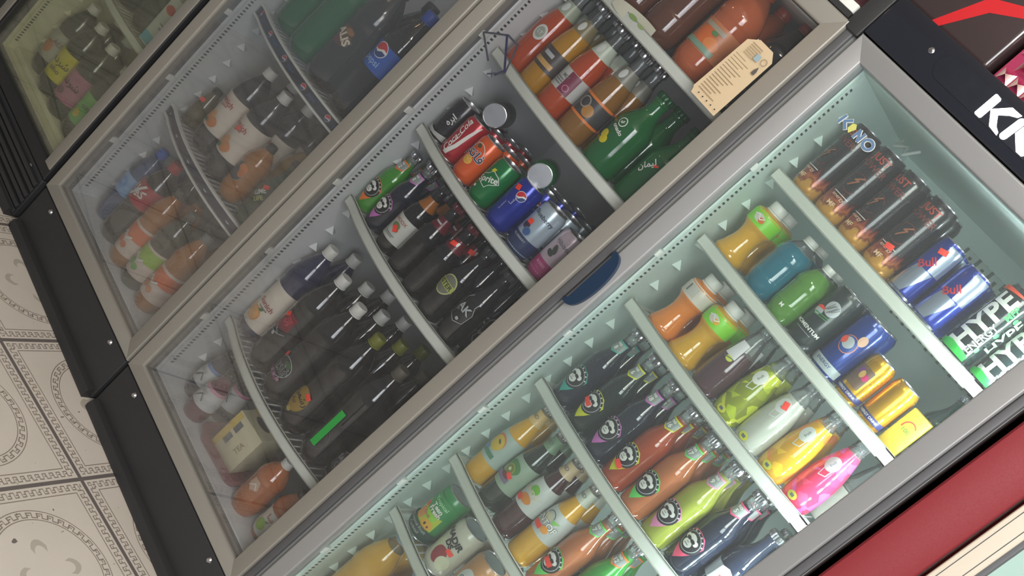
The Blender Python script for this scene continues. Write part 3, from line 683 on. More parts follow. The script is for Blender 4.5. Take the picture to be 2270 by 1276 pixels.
# ================================================================ THE DRINKS
COLA = liquid('cola_dark', 24, 20, 22); COLAR = liquid('cola_brown_red', 88, 40, 26); GRN = mat('green_bottle', C8(20, 92, 52), .08, coat=.6)
ORG = liquid('orange', 226, 130, 44); YEL = liquid('mango_yellow', 214, 160, 40); AMB = liquid('amber', 160, 100, 34); BRN = liquid('peach_brown', 176, 104, 62)
OLV = liquid('apple_olive', 150, 158, 62); DKR = liquid('pomegranate', 60, 22, 34); DKG = liquid('bottle_black_green', 26, 42, 36); DKB = liquid('bottle_black_blue', 26, 32, 48); RST = liquid('rust_orange', 158, 66, 34)
PUR = liquid('basil_seed_purple', 78, 52, 58); TEA = liquid('ocean_blue', 24, 104, 124); LGR = liquid('basil_seed_green', 84, 134, 52); MLK = liquid('milky_grey', 176, 180, 168)
NVY = mat('navy_bottle', C8(30, 36, 74), .1, coat=.6)

# ---- lit fridge, top shelf: black cans with flames, then blue/silver cans, then a black and green tin
RD = colmat(170, 62, 50, .35); RDd = colmat(110, 40, 38, .35)
def flame_can(i, x, label):
    turn = (-.50, .0, -.45, -.12)[i]
    d = Dec().text('JUST', .0, .060, .020, RD, 0, .02).text('POWER', .0, .042, .018, RDd, 0, .02).ring(0, -.002, .020, .022, .0012, RDd, 0, .5, 5.6)
    d.line([(-.008, -.012), (.004, .006), (-.004, .004), (.008, .016)], .003, colmat(150, 90, 60, .35)).rect(.0, -.034, .034, .0012, W_).text('energy', 0, -.042, .010, colmat(214, 170, 140, .4)).text('MF', 0, -.058, .013, colmat(226, 190, 150, .4), 0, .02)
    r = container('drink_can', 'can', .0335, .174, flame_mat(), decals=d, ang=turn, tag_at=(.004, .052, .2) if i == 3 else None)
    place(r, 3, x, SZ3[5], .0335, label, 'can', 'black flame cans on the top lit shelf', rows=2, short=label.replace('black flame can', 'black flame can').split(',')[0])
flame_can(0, -.795, 'black flame can, leftmost of the tall cans on the top lit shelf')
flame_can(1, -.722, 'black flame can under the outlined letters, second from left on the top lit shelf')
flame_can(2, -.652, 'black flame can with a bright edge, third from left on top lit shelf')
flame_can(3, -.581, 'black flame can with red price sticker near its foot')
BLm = mat('can_blue_metal', C8(30, 52, 150), .2, metal=.5, coat=.5); SVm = mat('can_silver_metal', C8(176, 186, 204), .22, metal=.7)
def bluesilver(x, r, h, label, tagd=None, rows=2):
    d = Dec().poly([(-.030, -.062), (.004, -.062), (.026, .0), (-.012, .0)], SVm).poly([(.012, .002), (.040, .002), (.040, .062), (.006, .062)], SVm)
    d.text('Bull', .0, .012, .022, colmat(190, 40, 50, .3), PI / 2 * .0 + .9, .02).rect(0, -.060, .07, .004, M_alu)
    q = container('drink_can', 'can', r, h, BLm, decals=d, ang=-.12, tag_at=tagd); place(q, 3, x, SZ3[5], r, label, 'can', 'blue and silver cans on the top lit shelf', rows, short=label.split(',')[0])
bluesilver(-.513, .028, .138, 'slim blue and silver can wearing a red sticker, right of flame cans', (.006, .112, .3))
bluesilver(-.449, .031, .134, 'blue and silver can, glaring white in the strip light')
HYg = colmat(44, 190, 70, .35)
def hype(x, label, rows=1):
    d = Dec().text('HYPE', -.014, .0, .054, W_, PI / 2, .03).text('MFP', .011, .040, .017, HYg, PI / 2, .02).text('ENERGY', .010, -.026, .018, W_, PI / 2, .01)
    for k in range(3): d.ell(.021 + k * .002, -.045 + k * .040, .0040, .0055, HYg)
    d.line([(.0185, -.06), (.0185, .06)], .0008, W_).poly([(-.04, -.076), (.02, -.076), (.02, -.064), (-.02, -.060), (-.04, -.066)], HYg)
    d.text('HYPE', .040, .004, .034, colmat(150, 196, 160, .4), PI / 2, .02).text('ENERGY', .060, -.014, .015, W_, PI / 2, .01).poly([(-.045, .062), (.0, .069), (.03, .073), (-.045, .073)], colmat(222, 72, 40, .4))
    q = container('drink_can', 'can', .033, .168, mat('can_black_gloss', C8(22, 34, 34), .16, coat=.6), decals=d, ang=.0); place(q, 3, x, SZ3[5], .036, label, 'can', 'black and green energy tins on the top lit shelf', rows, short=label.split(',')[0], rz=.12)
hype(-.373, 'black can printed with big white upright letters and green marks, beside the glaring can', 1)
hype(-.304, 'black can with white and green print, half hidden by the right door frame')

# ---- lit fridge, second shelf
def grip_bottle(F, x, z, body, sleeve, label, group, d=None, rows=2, y=None, h=.150, r=.036, short=None):
    b = container('juice_bottle', 'grip', r, h, body, M_cap, (.585 * h, .80 * h, sleeve), d, ang=-.12)
    return place(b, F, x, z, r, label, 'bottle', group, rows, short=short or label.split(',')[0], y=y)
LIM = colmat(128, 206, 40, .35); CRM = colmat(206, 200, 186, .4); WHC = colmat(206, 206, 196, .4)
def squiggle(c1, c2): return Dec().ell(.002, 0, .013, .009, c1).ell(.010, -.002, .007, .006, c2).line([(-.012, .002), (-.002, .006), (.006, -.003), (.014, .004)], .002, W_)
grip_bottle(3, -.800, SZ3[4], YEL, LIM, 'waisted yellow juice bottle with lime sleeve, left end of the gold can shelf', 'waisted juice bottles', squiggle(CRM, colmat(214, 110, 40)))
b = container('juice_bottle', 'pet', .040, .152, TEA, M_cap, None, None, clear_from=.80, clear=M_clearW); place(b, 3, -.700, SZ3[4], .040, 'teal blue drink bottle between yellow and green bottles, lit fridge', 'bottle', 'round small juice bottles', 2, short='teal blue drink bottle')
b = container('juice_bottle', 'pet', .033, .142, LGR, M_cap, None, Dec().text('M', .0, -.03, .012, W_), clear_from=.86, clear=M_clearW); place(b, 3, -.630, SZ3[4], .032, 'green seeded drink bottle leaning in behind the black can', 'bottle', 'round small juice bottles', 2, short='green seeded drink bottle')
d = Dec().ell(.006, .024, .015, .016, SIL, .4)
for k in range(6): d.line([(-.006 + .003 * k, .012 + .003 * (k % 3)), (.002 + .003 * k, .034 - .002 * (k % 2))], .0012, GRY)
d.ell(-.010, .006, .009, .009, SIL).poly(ellp(.009, .008, 12, .4, PI), colmat(235, 60, 40), 0, -.010, .009).line([(-.015, .0), (.016, .006)], .002, colmat(60, 130, 70)).line([(-.012, -.004), (.014, .001)], .0016, colmat(60, 130, 70))
d.text('MOMENTUM', 0, -.031, .010, W_, 0, .02).rect(0, -.041, .034, .0008, SIL)
q = container('drink_can', 'can', .033, .140, mat('can_charcoal', C8(34, 46, 46), .3, coat=.4), decals=d, ang=-.12); place(q, 3, -.561, SZ3[4], .033, 'charcoal can printed with two pale domes and leaves, next to the blue can', 'can', 'charcoal cans', 2, short='charcoal can behind the two dome can')
OR_ = colmat(214, 120, 70, .35)
d = Dec().ell(.004, .004, .017, .019, OR_).ell(.004, .004, .0155, .0175, colmat(40, 70, 140, .3)).ell(.002, .006, .011, .012, colmat(170, 176, 180, .35)).ell(-.008, .006, .006, .008, colmat(226, 80, 60)).ell(.018, .026, .008, .011, colmat(190, 150, 120, .4)).rect(0, -.052, .08, .018, colmat(168, 178, 180, .3)).text('ENERGY', 0, -.050, .009, colmat(50, 70, 120))
q = container('drink_can', 'can', .033, .140, mat('can_royal_blue', C8(34, 62, 138), .18, metal=.35, coat=.6), decals=d, ang=-.12); place(q, 3, -.4925, SZ3[4], .033, 'royal blue can with a round pictured emblem, left of the gold cans', 'can', 'royal blue cans', 2, short='royal blue can behind the emblem can')
GOLD = mat('can_gold', C8(236, 178, 40), .2, metal=.75, coat=.4)
def gold(x, label, pic):
    d = Dec().rect(0, -.036, .09, .012, colmat(52, 56, 110, .3)).text('ENERGY DRINK', 0, -.036, .007, W_)
    if pic: d.rect(-.004, .0, .036, .046, colmat(110, 88, 74, .3)).ell(-.008, .010, .006, .007, colmat(120, 60, 130)).ell(.006, .004, .006, .007, colmat(186, 40, 100)).ell(-.002, .006, .005, .008, colmat(196, 160, 90))
    q = container('drink_can', 'can', .0285, .104, GOLD, decals=d, ang=-.12); place(q, 3, x, SZ3[4], .0285, label, 'can', 'gold cans', 1)
gold(-.430, 'short gold can with purple and pink picture, beside the blue can', True); gold(-.372, 'short plain gold can glowing in the strip light', False)
root = empty('drink_carton', (-.318, bow(3, -.318) + .035, SZ3[4])); tag(root, 'yellow carton with a red curved mark, right of the gold cans', 'carton'); root.rotation_euler = (0, 0, .1)
YC = colmat(176, 150, 40, .4); g = G(); g.box(-.022, .022, -.018, .018, 0, .088, YC, .002); g.build('carton_body', root)
g = G(); flat_into(g, Dec().ring(0, .01, .014, .016, .003, colmat(190, 60, 40), 0, .6, 3.4).text('100', 0, .006, .012, colmat(60, 100, 50)), (0, -.018, .042), (1, 0, 0), (0, 0, 1)); g.build('front_print', root)
q = container('juice_bottle', 'glass', .031, .165, DKG, M_steel, None, None, ang=0, knurl=.04); place(q, 3, -.303, SZ3[4], .030, 'dark glass bottle with silver cap, behind the yellow carton', 'bottle', None, 1, y=2.105)

# ---- lit fridge, third shelf: waisted bottles and flasks with fruit pieces
SLW = colmat(206, 196, 184, .35)
grip_bottle(3, -.772, SZ3[3], ORG, SLW, 'waisted orange juice bottle with pale sleeve, left end of the flask shelf', 'waisted juice bottles', Dec().rect(.002, 0, .020, .022, colmat(188, 184, 176)).rect(-.012, 0, .004, .018, GRY), r=.037, h=.158)
grip_bottle(3, -.695, SZ3[3], YEL, LIM, 'waisted amber juice bottle with lime sleeve, beside the orange one on the flask shelf', 'waisted juice bottles', squiggle(CRM, colmat(220, 170, 40)), r=.037, h=.158)
def flask(x, body, label, d, top=.72, clear=M_clearW, cap=M_clearW, rows=1, short=None, neck=None):
    b = container('juice_flask', 'flask', .0335, .172, body, cap, None, d, ang=-.15, clear_from=top, clear=clear, neck=neck)
    place(b, 3, x, SZ3[3], .035, label, 'bottle', 'fruit flasks', rows, short=short)
def tagchair(c=WHC, tagc=None):
    d = Dec().ell(0, .035, .014, .016, c).text('fruit', 0, .036, .008, GRY, PI / 2).line([(-.004, .021), (-.002, .004), (.010, .010), (.010, .026)], .0018, c)
    if tagc: d.rect(.004, .038, .011, .016, tagc, .4)
    d.ell(.0, -.058, .010, .008, colmat(200, 200, 60)).rect(0, -.058, .008, .006, GRY)
    return d
flask(-.615, PUR, 'dark purple seeded flask with white tapering label, beside the waisted bottles', Dec().poly([(-.014, .016), (.014, .016), (.010, .056), (-.010, .056)], colmat(214, 212, 216)).ell(.004, .012, .008, .006, colmat(196, 206, 80)).line([(-.008, .010), (.012, .016)], .002, GRY), .62, rows=2, short='dark purple seeded flask')
flask(-.545, chunk_mat('lime', C8(132, 142, 38), C8(170, 186, 44), C8(206, 214, 60)), 'lime green flask with floating fruit pieces and white oval label', tagchair(colmat(214, 216, 208)), .74, rows=2, short='lime green flask')
flask(-.478, MLK, 'milky white flask with a red sticker on its oval label', tagchair(colmat(196, 200, 196), M_tag), .76, rows=2, short='milky white flask')
flask(-.411, chunk_mat('mango', C8(200, 150, 30), C8(226, 180, 40), C8(222, 130, 50)), 'mango yellow flask with fruit cubes, between milky and pink flasks', tagchair(colmat(190, 196, 190)), .80, rows=2, short='mango yellow flask')
flask(-.343, chunk_mat('berry', C8(216, 44, 84), C8(232, 70, 110), C8(214, 90, 190)), 'bright pink flask glowing at the right end of its shelf', tagchair(colmat(190, 180, 186)), .86, rows=1, short='bright pink flask')
flask(-.304, MLK, 'pale flask half behind the right door frame, past the pink one', None, .5, rows=1)
[o for o in COL.objects if o.get('label', '').startswith('pale flask half')][0].location.y = 2.145

# ---- lit fridge, fourth shelf: glass bottles with chimp badges and numbered neck labels
def chimp_bottle(F, x, z, body, acc, num, label, rows=2, tagd=None, dv=None, cap=M_steel, r=.0330, h=.224, short=None, top=.86):
    d = chimp(Dec(), 0, .004, .0270, acc)
    if tagd: tagp(d, *tagd)
    nd = Dec().poly([(-.017, -.011), (0, -.018), (.017, -.011), (.017, .0125), (-.017, .0125)], acc).poly([(-.0155, -.008), (0, -.0145), (.0155, -.008), (.0155, .009), (-.0155, .009)], colmat(140, 148, 144, .4))
    nd.text('no', 0, .0050, .0105, W_, 0, .03).text(num, 0, -.0055, .0125, W_, 0, .03).rect(0, .0110, .034, .003, acc)
    b = container('glass_bottle', 'glass', r, h, body, cap, None, d, neck=(.71 * h, .84 * h, None, nd), ang=-.30 if F == 3 else -.2, dv=dv or (.27 if F == 3 else .28), clear_from=top, clear=M_clearW, knurl=.05)
    place(b, F, x, z, r, label, 'bottle', 'chimp badge bottles', rows, short=short)
A_tea, A_yel, A_pur, A_grn, A_pnk, A_red, A_org = colmat(52, 160, 144), colmat(208, 210, 30), colmat(196, 110, 186), colmat(98, 206, 96), colmat(222, 140, 180), colmat(232, 84, 120), colmat(240, 120, 36)
Z = SZ3[2]
chimp_bottle(3, -.795, Z, DKB, A_tea, '8', 'dark bottle with teal pin badge, left end of the chimp badge shelf', short='teal badge bottle')
chimp_bottle(3, -.724, Z, DKG, A_yel, '6', 'dark bottle with yellow pin badge under a red sticker', tagd=(-.003, 0, -.3, .02, .011), short='yellow badge dark bottle')
chimp_bottle(3, -.655, Z, DKB, A_pur, '18', 'dark bottle with lilac pin badge, beside the rust red drink', short='lilac badge bottle')
chimp_bottle(3, -.588, Z, RST, A_yel, '16', 'rust red drink with yellow pin badge and sticker on its lower edge', 3, tagd=(.006, -.018, -.35), short='yellow badge rust red bottle')
chimp_bottle(3, -.520, Z, BRN, A_grn, '17', 'peach brown drink with green pin badge, centre of its shelf', 3, short='green badge peach bottle')
chimp_bottle(3, -.452, Z, OLV, A_pnk, '9', 'olive green drink with pink pin badge', 3, short='pink badge olive bottle')
chimp_bottle(3, -.384, Z, DKB, A_red, '5', 'dark bottle with rosy red pin badge, right of the olive green drink', 3, short='rosy badge dark bottle')
b = container('glass_bottle', 'glass', .036, .20, DKB, M_steel, (.045, .085, colmat(180, 186, 190)), Dec().poly([(-.02, -.02), (.02, -.02), (.016, .02), (0, .026), (-.016, .02)], colmat(214, 218, 218)).rect(.004, 0, .018, .010, colmat(226, 80, 80)), knurl=.05)
place(b, 3, -.311, Z, .036, 'dark wide bottle with pale grey label, right end of the chimp badge shelf', 'bottle', 'dark wide bottles', 2, short='dark wide bottle')

# ---- lit fridge, fifth shelf: juice bottles
Z = SZ3[1]
def juice(F, x, z, body, lab, d, label, neckm, rows=2, cap=M_steel, r=.0325, h=.235, short=None, lz=(.30, .60), tagd=None):
    if tagd: tagp(d, *tagd)
    b = container('glass_bottle', 'longneck', r, h, body, cap, (lz[0] * h, lz[1] * h, lab), d, neck=(.77 * h, .91 * h, neckm, Dec().text('ND', 0, 0, .012, GRY)) if neckm else None, ang=-.35, knurl=.05, clear_from=.9, clear=M_clearW)
    place(b, F, x, z, r, label, 'bottle', 'juice bottles with square labels', rows, short=short)
PW = colmat(196, 200, 196, .35)
juice(3, -.798, Z, YEL, colmat(170, 186, 178), Dec().ell(0, .010, .020, .020, colmat(206, 120, 70)).ell(.001, .006, .018, .019, colmat(214, 180, 60)).ell(.004, .012, .006, .003, colmat(60, 90, 70), -.5).rect(-.004, -.024, .05, .010, colmat(70, 130, 100)).ell(-.014, -.018, .007, .007, colmat(100, 140, 190)), 'golden juice bottle pictured with a mango, left end of its shelf', colmat(214, 180, 120), 2, lz=(.22, .56), short='golden mango bottle')
juice(3, -.728, Z, DKG, colmat(150, 170, 150), Dec().ell(0, .012, .022, .016, colmat(70, 130, 70)).ell(0, .004, .013, .013, colmat(150, 160, 60)).ell(0, .004, .010, .010, colmat(120, 130, 60)).ell(0, .004, .004, .004, colmat(220, 220, 180)).rect(-.006, -.020, .05, .012, colmat(130, 110, 140)).ell(.004, -.012, .012, .006, colmat(110, 50, 60)), 'dark green bottle with round kiwi picture and sticker', colmat(110, 140, 110), 2, lz=(.22, .56), short='dark green kiwi bottle', tagd=(.012, -.006, -.4, .014, .010))
juice(3, -.660, Z, DKR, PW, Dec().ell(.006, .012, .012, .010, colmat(110, 180, 50)).ell(.006, -.016, .016, .010, colmat(214, 130, 40)).text('SUNDIS', 0, .002, .016, colmat(214, 206, 180), 0, .03), 'dark wine bottle with white label of orange fruit and sticker', colmat(200, 176, 140), 2, lz=(.30, .62), tagd=(-.010, -.024, 0, .020, .012), short='dark wine bottle')
juice(3, -.592, Z, YEL, PW, Dec().ring(0, .012, .014, .014, .002, GRY, 0, .2, 3.0).ell(0, .010, .010, .008, colmat(206, 200, 170)).text('SUNTOP', 0, -.002, .019, GRY, 0, .06).text('SUNTOP', 0, -.002, .019, colmat(240, 240, 232), 0, .015).ell(.016, -.014, .009, .008, colmat(230, 150, 50)).poly([(.012, .014), (.030, .018), (.018, .004)], colmat(130, 190, 90)), 'golden bottle whose grey label shows a sun emblem, right of the wine bottle', colmat(190, 194, 180), 2, lz=(.30, .60), tagd=(-.004, -.018, 0, .022, .012), short='golden sun bottle')
chimp_bottle(3, -.522, Z, BRN, A_grn, '7', 'peach brown drink with green pin badge hidden by a sticker', 3, tagd=(.002, 0, -.2, .020, .012), r=.033, h=.235, short='hidden badge peach bottle')
chimp_bottle(3, -.450, Z, mat('green_clear_bottle', C8(60, 150, 60), .08, coat=.6), A_org, '12', 'leaf green bottle with orange ringed neck label', 2, r=.033, h=.235, short='orange neck green bottle')
chimp_bottle(3, -.375, Z, DKB, A_red, '5', 'dark bottle low at the right end below the chimp badge shelf', 1, r=.033, h=.235)

# ---- lit fridge, sixth shelf: tins, and large bottles underneath
Z = SZ3[0]
TG = mat('tin_green', C8(30, 140, 70), .3, coat=.4)
d = Dec().rect(0, -.006, .066, .054, colmat(190, 204, 40)).ell(.004, .004, .020, .022, colmat(150, 210, 50)).ell(.014, -.024, .016, .012, colmat(226, 170, 40)).ell(-.016, -.016, .012, .016, colmat(220, 140, 60)).ell(.010, -.024, .0025, .004, K_).ell(.020, -.026, .0025, .003, colmat(120, 60, 30)).ell(-.022, .008, .006, .008, colmat(236, 80, 50))
d.poly([(-.028, .022), (-.01, .004), (.018, .004), (.034, .012), (.034, .05), (-.028, .05)], TG).text('Tropical', .004, .034, .013, colmat(160, 220, 170), 0, .02).text('Tean', .006, .022, .015, W_, 0, .03).text('Fresh', .008, .011, .015, colmat(240, 226, 220), 0, .03).text('Fruit', .0, -.006, .010, colmat(190, 90, 50), 0, .02).rect(0, -.047, .22, .028, colmat(30, 66, 60)).text('Tropical Fruit', 0, -.040, .010, SIL, 0, .01).text('Cocktail', 0, -.050, .010, SIL)
q = container('juice_tin', 'can', .0375, .136, TG, decals=d, ang=-.12); place(q, 3, -.783, Z, .0375, 'green tin with tropical fruit print, left end of the tin shelf', 'tin', 'juice tins', 2, short='green fruit tin')
d = Dec().ell(-.012, -.012, .016, .024, colmat(206, 206, 176)).ell(.004, -.022, .018, .022, colmat(150, 36, 50)).ell(.024, -.030, .016, .018, colmat(206, 206, 176)).text('NADIR', .002, .028, .020, K_, -.2, .05).text('DS', .004, .012, .018, K_, -.2, .05)
q = container('juice_tin', 'can', .0375, .132, mat('tin_pale', C8(196, 194, 176), .3, coat=.4), decals=tagp(d, .018, .0, -.2), ang=-.12); place(q, 3, -.697, Z, .0375, 'pale tin with dark red fruit and a sticker, beside the green tin', 'tin', 'juice tins', 2, short='pale fruit tin')
q = container('juice_tin', 'can', .0375, .132, mat('tin_amber', C8(180, 130, 80), .3, coat=.4), decals=Dec().ell(0, 0, .02, .03, PW).text('OR', 0, .0, .02, GRY), ang=-.12); place(q, 3, -.612, Z, .0375, 'amber tin at the bottom edge of the photo, right of the pale tin', 'tin', 'juice tins', 2, short='amber fruit tin')
for i, (x, bm_, t) in enumerate(((-.800, YEL, 'large golden bottle at the bottom left of the lit fridge'), (-.700, AMB, 'large amber bottle standing right of the golden one, under the tins'), (-.600, BRN, 'large brown bottle below the amber tin'))):
    q = container('soft_drink_bottle', 'pet', .048, .352, bm_, colmat(150, 170, 190), None, None, clear_from=.84, clear=M_clear); place(q, 3, x, .1985, .048, t, 'bottle', 'large bottles on the lit fridge floor', 2, short=('golden', 'amber', 'brown')[i] + ' large floor bottle')

# ================================================================ middle fridge
# ---- centre shelf: cans
Z = SZ2[2]
def can2(x, r, h, body, d, label, rows=4, short=None, ang=.06, group='cans on the centre shelf', tg=None, F=2, rz=None):
    if tg: tagp(d, *tg)
    q = container('drink_can', 'can', r, h, body, decals=d, ang=ang); return place(q, F, x, Z, r, label, 'can', group, rows, short=short, rz=rz)
WT = colmat(226, 226, 220, .35)
d = Dec().text('\uFEE9\uFEAE\uFE91\uFE8D', .010, .004, .022, WT, PI / 2 * .9, .02)
for k in range(9): d.ring(-.018 + (k % 3) * .016, -.01 + (k // 3) * .018, .006, .006, .0006, colmat(70, 56, 66))
d.poly([(-.03, -.05), (.03, -.05), (.03, -.034), (0, -.042), (-.03, -.036)], colmat(190, 190, 186, .35))
can2(-1.512, .033, .116, mat('can_black_cherry', C8(40, 34, 42), .25, metal=.2, coat=.4), d, 'near black can with pale flowing letters, left end of the can row', 3, 'near black can')
CR = mat('can_red', C8(178, 22, 40), .22, metal=.25, coat=.5)
d = Dec().poly([(-.018, -.05), (-.006, -.05), (.004, -.02), (.010, .02), (.016, .052), (.011, .052), (.002, .02), (-.006, -.02)], WT, 0, .012, 0).text('Coca-Cola', -.006, .002, .022, WT, PI / 2, .015, .35).line([(.0, -.03), (.003, .0), (.001, .022)], .0016, WT)
can2(-1.437, .033, .117, CR, d, 'red cola can with white script running up its side', 4, 'red cola can', tg=None)
ORC = mat('can_orange', C8(226, 92, 30), .25, metal=.15, coat=.5)
NV = colmat(30, 40, 84, .35)
d = Dec().ring(-.002, .016, .021, .024, .0016, WT, .2, -.4, 3.9).ell(-.006, .031, .006, .005, colmat(70, 84, 50)).ell(-.004, -.010, .012, .011, colmat(226, 170, 60)).ring(-.004, -.010, .012, .011, .001, colmat(240, 210, 120))
for k in range(4): d.line([(-.004, -.010), (-.004 + .010 * math.cos(k * .8), -.010 + .009 * math.sin(k * .8))], .0007, colmat(246, 220, 140))
d.text('\uFE8E\uFE98\uFEE7\uFE8E\uFED3', .002, .012, .030, WT, -.1, .045).text('\uFE8E\uFE98\uFEE7\uFE8E\uFED3', .002, .012, .030, NV, -.1, .012).text('FANTA', -.022, .0, .006, WT, PI / 2 * .9)
can2(-1.361, .033, .117, ORC, d, 'orange can with dark blue rounded lettering, right of the red cola can', 4, 'orange can')
GRC = mat('can_green', C8(10, 120, 58), .22, metal=.25, coat=.5)
d = Dec().poly([(-.028, -.004), (-.014, -.012), (-.002, -.020), (.006, -.012), (.030, -.004), (.024, .012), (.008, .024), (-.004, .016), (-.020, .014)], WT, .45).poly([(-.026, -.004), (-.013, -.0105), (-.002, -.018), (.006, -.0105), (.028, -.003), (.0225, .011), (.008, .022), (-.004, .0145), (-.018, .0125)], GRC, .45)
d.text('Sprite', 0, .0, .021, WT, .5, .02, .1).poly([(-.008, 0), (0, .005), (.008, 0), (0, -.005)], colmat(220, 210, 40), .8, -.004, .026).ell(-.014, -.030, .0035, .0035, WT)
can2(-1.284, .033, .117, GRC, d, 'green can with slanted white word in a star frame, centre of the can row', 4, 'green can')
BLC = mat('can_cobalt', C8(30, 50, 160), .2, metal=.4, coat=.5)
d = Dec(); pepsi_ball(d, .013, .030, .0115, .5).text('\uFE8E\uFEB4\uFE92\uFE91', .006, .012, .013, colmat(170, 176, 200), PI / 2).text('BLUEBERRY', -.004, -.012, .005, colmat(150, 156, 190), PI / 2)
can2(-1.207, .034, .130, BLC, d, 'cobalt blue can with round red white blue emblem and sticker', 4, 'cobalt blue can', tg=(-.008, .040, .3, .014, .013))
PLC = mat('can_pale_blue', C8(172, 188, 198), .25, metal=.3, coat=.4)
d = Dec().rect(0, -.044, .21, .044, colmat(44, 54, 92, .3)).text('Blueberry', .008, .036, .015, colmat(60, 70, 84), -.05, .015).ell(-.010, .0, .010, .009, colmat(60, 40, 70)).ell(.002, -.010, .010, .010, colmat(60, 90, 140)).ring(.002, -.010, .010, .010, .0012, colmat(110, 136, 170)).text('BLUEBERRY', .0, -.030, .007, SIL, 0, .01)
can2(-1.129, .0345, .134, PLC, d, 'pale blue can pictured with berries over a navy band', 4, 'pale blue can', tg=(-.008, .012, .1, .013, .012))
d = Dec().rect(0, -.042, .21, .046, colmat(164, 60, 110, .3)).text('Hibiscus', .008, .034, .015, GRY, -.05, .012).ell(.0, .014, .006, .012, colmat(70, 76, 70), .4).ell(-.004, .002, .010, .006, colmat(70, 76, 70), -.4).text('ROSES', 0, -.030, .009, colmat(220, 160, 190), 0, .01).text('-----', 0, -.040, .007, colmat(200, 120, 160))
can2(-1.055, .0340, .130, mat('can_pale_pink', C8(196, 178, 188), .25, metal=.25, coat=.4), d, 'pale pink can with magenta foot, right end of the can row', 3, 'pale pink can')
# two more cans lying on top of the standing ones
for i, (x, y, zz, body, t, L) in enumerate(((-1.475, 2.105, Z + .152, mat('can_smoke', C8(92, 94, 96), .3, metal=.4), -.12, 'silver ended can lying on its side above the black and red cans'), (-1.268, 2.095, Z + .152, GRC, .12, 'can lying on its side above the green can, lid facing out'))):
    q = container('drink_can', 'can', .033, .116, body); q.location = (x, y, zz); q.rotation_euler = (PI / 2, 0, .0 + .5); tag(q, L, 'can', 'cans lying on the others')

# ---- shelf above: orange and yellow long neck glass bottles, green lemonade bottles
Z = SZ2[3]
ORD = liquid('blood_orange', 168, 66, 30); YLD = liquid('honey_yellow', 168, 120, 30); OCH = liquid('ochre', 130, 90, 40)
def longneck(x, body, lab, d, label, nm=None, r=.038, h=.245, lz=(.20, .42), rows=2, short=None, top=.72, grp='long neck glass bottles'):
    b = container('glass_bottle', 'longneck', r, h, body, M_steel, (lz[0] * h, lz[1] * h, lab) if lab else None, d, neck=(.66 * h, .80 * h, nm, Dec().ell(0, 0, .008, .012, PW)) if nm else None, clear_from=top, clear=M_clear, knurl=.05)
    place(b, 2, x, Z, r, label, 'bottle', grp, rows, short=short)
NAV2 = colmat(44, 40, 66, .35)
longneck(-1.505, ORD, None, Dec().ell(.008, -.004, .016, .020, PW).ell(.008, -.004, .011, .014, colmat(150, 156, 140, .4)).text('LT', .008, -.004, .012, PW, 0, .03), 'blood orange glass bottle with round pale label, left end of its shelf', colmat(150, 160, 140, .3), short='blood orange bottle at the left end')
longneck(-1.418, YLD, colmat(70, 62, 60), Dec().rect(0, -.012, .06, .012, colmat(190, 150, 90)).rect(0, .010, .03, .010, SIL), 'honey yellow glass bottle with dark square label', colmat(120, 110, 80, .3), short='honey yellow bottle')
longneck(-1.333, ORD, colmat(186, 186, 182), Dec().rect(.018, .0, .030, .052, colmat(116, 40, 66)).text('MIX', .0, .008, .012, GRY, 0, .01).rect(-.010, -.008, .024, .002, GRY).rect(-.010, -.014, .024, .002, GRY).rect(-.010, -.002, .024, .002, GRY).ring(.018, -.012, .008, .008, .002, colmat(190, 110, 150)), 'orange red glass bottle with white and maroon label', colmat(176, 186, 170, .3), short='orange red bottle')
longneck(-1.245, OCH, colmat(66, 64, 66), Dec().rect(0, -.026, .20, .006, colmat(214, 120, 50)).rect(0, .026, .20, .006, colmat(214, 120, 50)).ell(.014, -.006, .014, .014, colmat(170, 120, 60)).ring(-.006, .006, .014, .014, .003, colmat(150, 140, 130)), 'ochre glass bottle whose dark label has orange rims', colmat(120, 120, 110, .3), short='ochre bottle')
GB = mat('green_lemonade', C8(26, 92, 46), .08, coat=.6)
YLM = colmat(206, 190, 30, .35)
for x, L, rr in ((-1.150, 'green lemonade bottle with yellow lemons and white lettering', 2), (-1.046, 'green lemonade bottle at the right end with a tiny red sticker', 2)):
    d = Dec().ell(-.016, -.022, .012, .010, YLM).ell(-.006, -.032, .011, .010, YLM).ell(.0, .022, .011, .011, WT).ell(.0, .022, .009, .009, GB).text('aF', 0, .022, .010, WT, 0, .02).text('onado', .004, .004, .013, WT, -.25, .02) if x < -1.1 else Dec().text('\uFEE5\uFE8E\uFEE4\uFEF4\uFEDF', -.004, .0, .020, WT, PI / 2 * .6, .02).rect(.014, .012, .010, .005, M_tag, .6)
    b = container('glass_bottle', 'glass', .046, .215, GB, mat('cap_green', C8(30, 80, 46), .3, metal=.4), None, d, knurl=.04, ang=-.12)
    place(b, 2, x, Z, .046, L, 'bottle', 'green lemonade bottles', rr, short='green lemonade bottle at ' + ('the middle' if x < -1.1 else 'the right'))

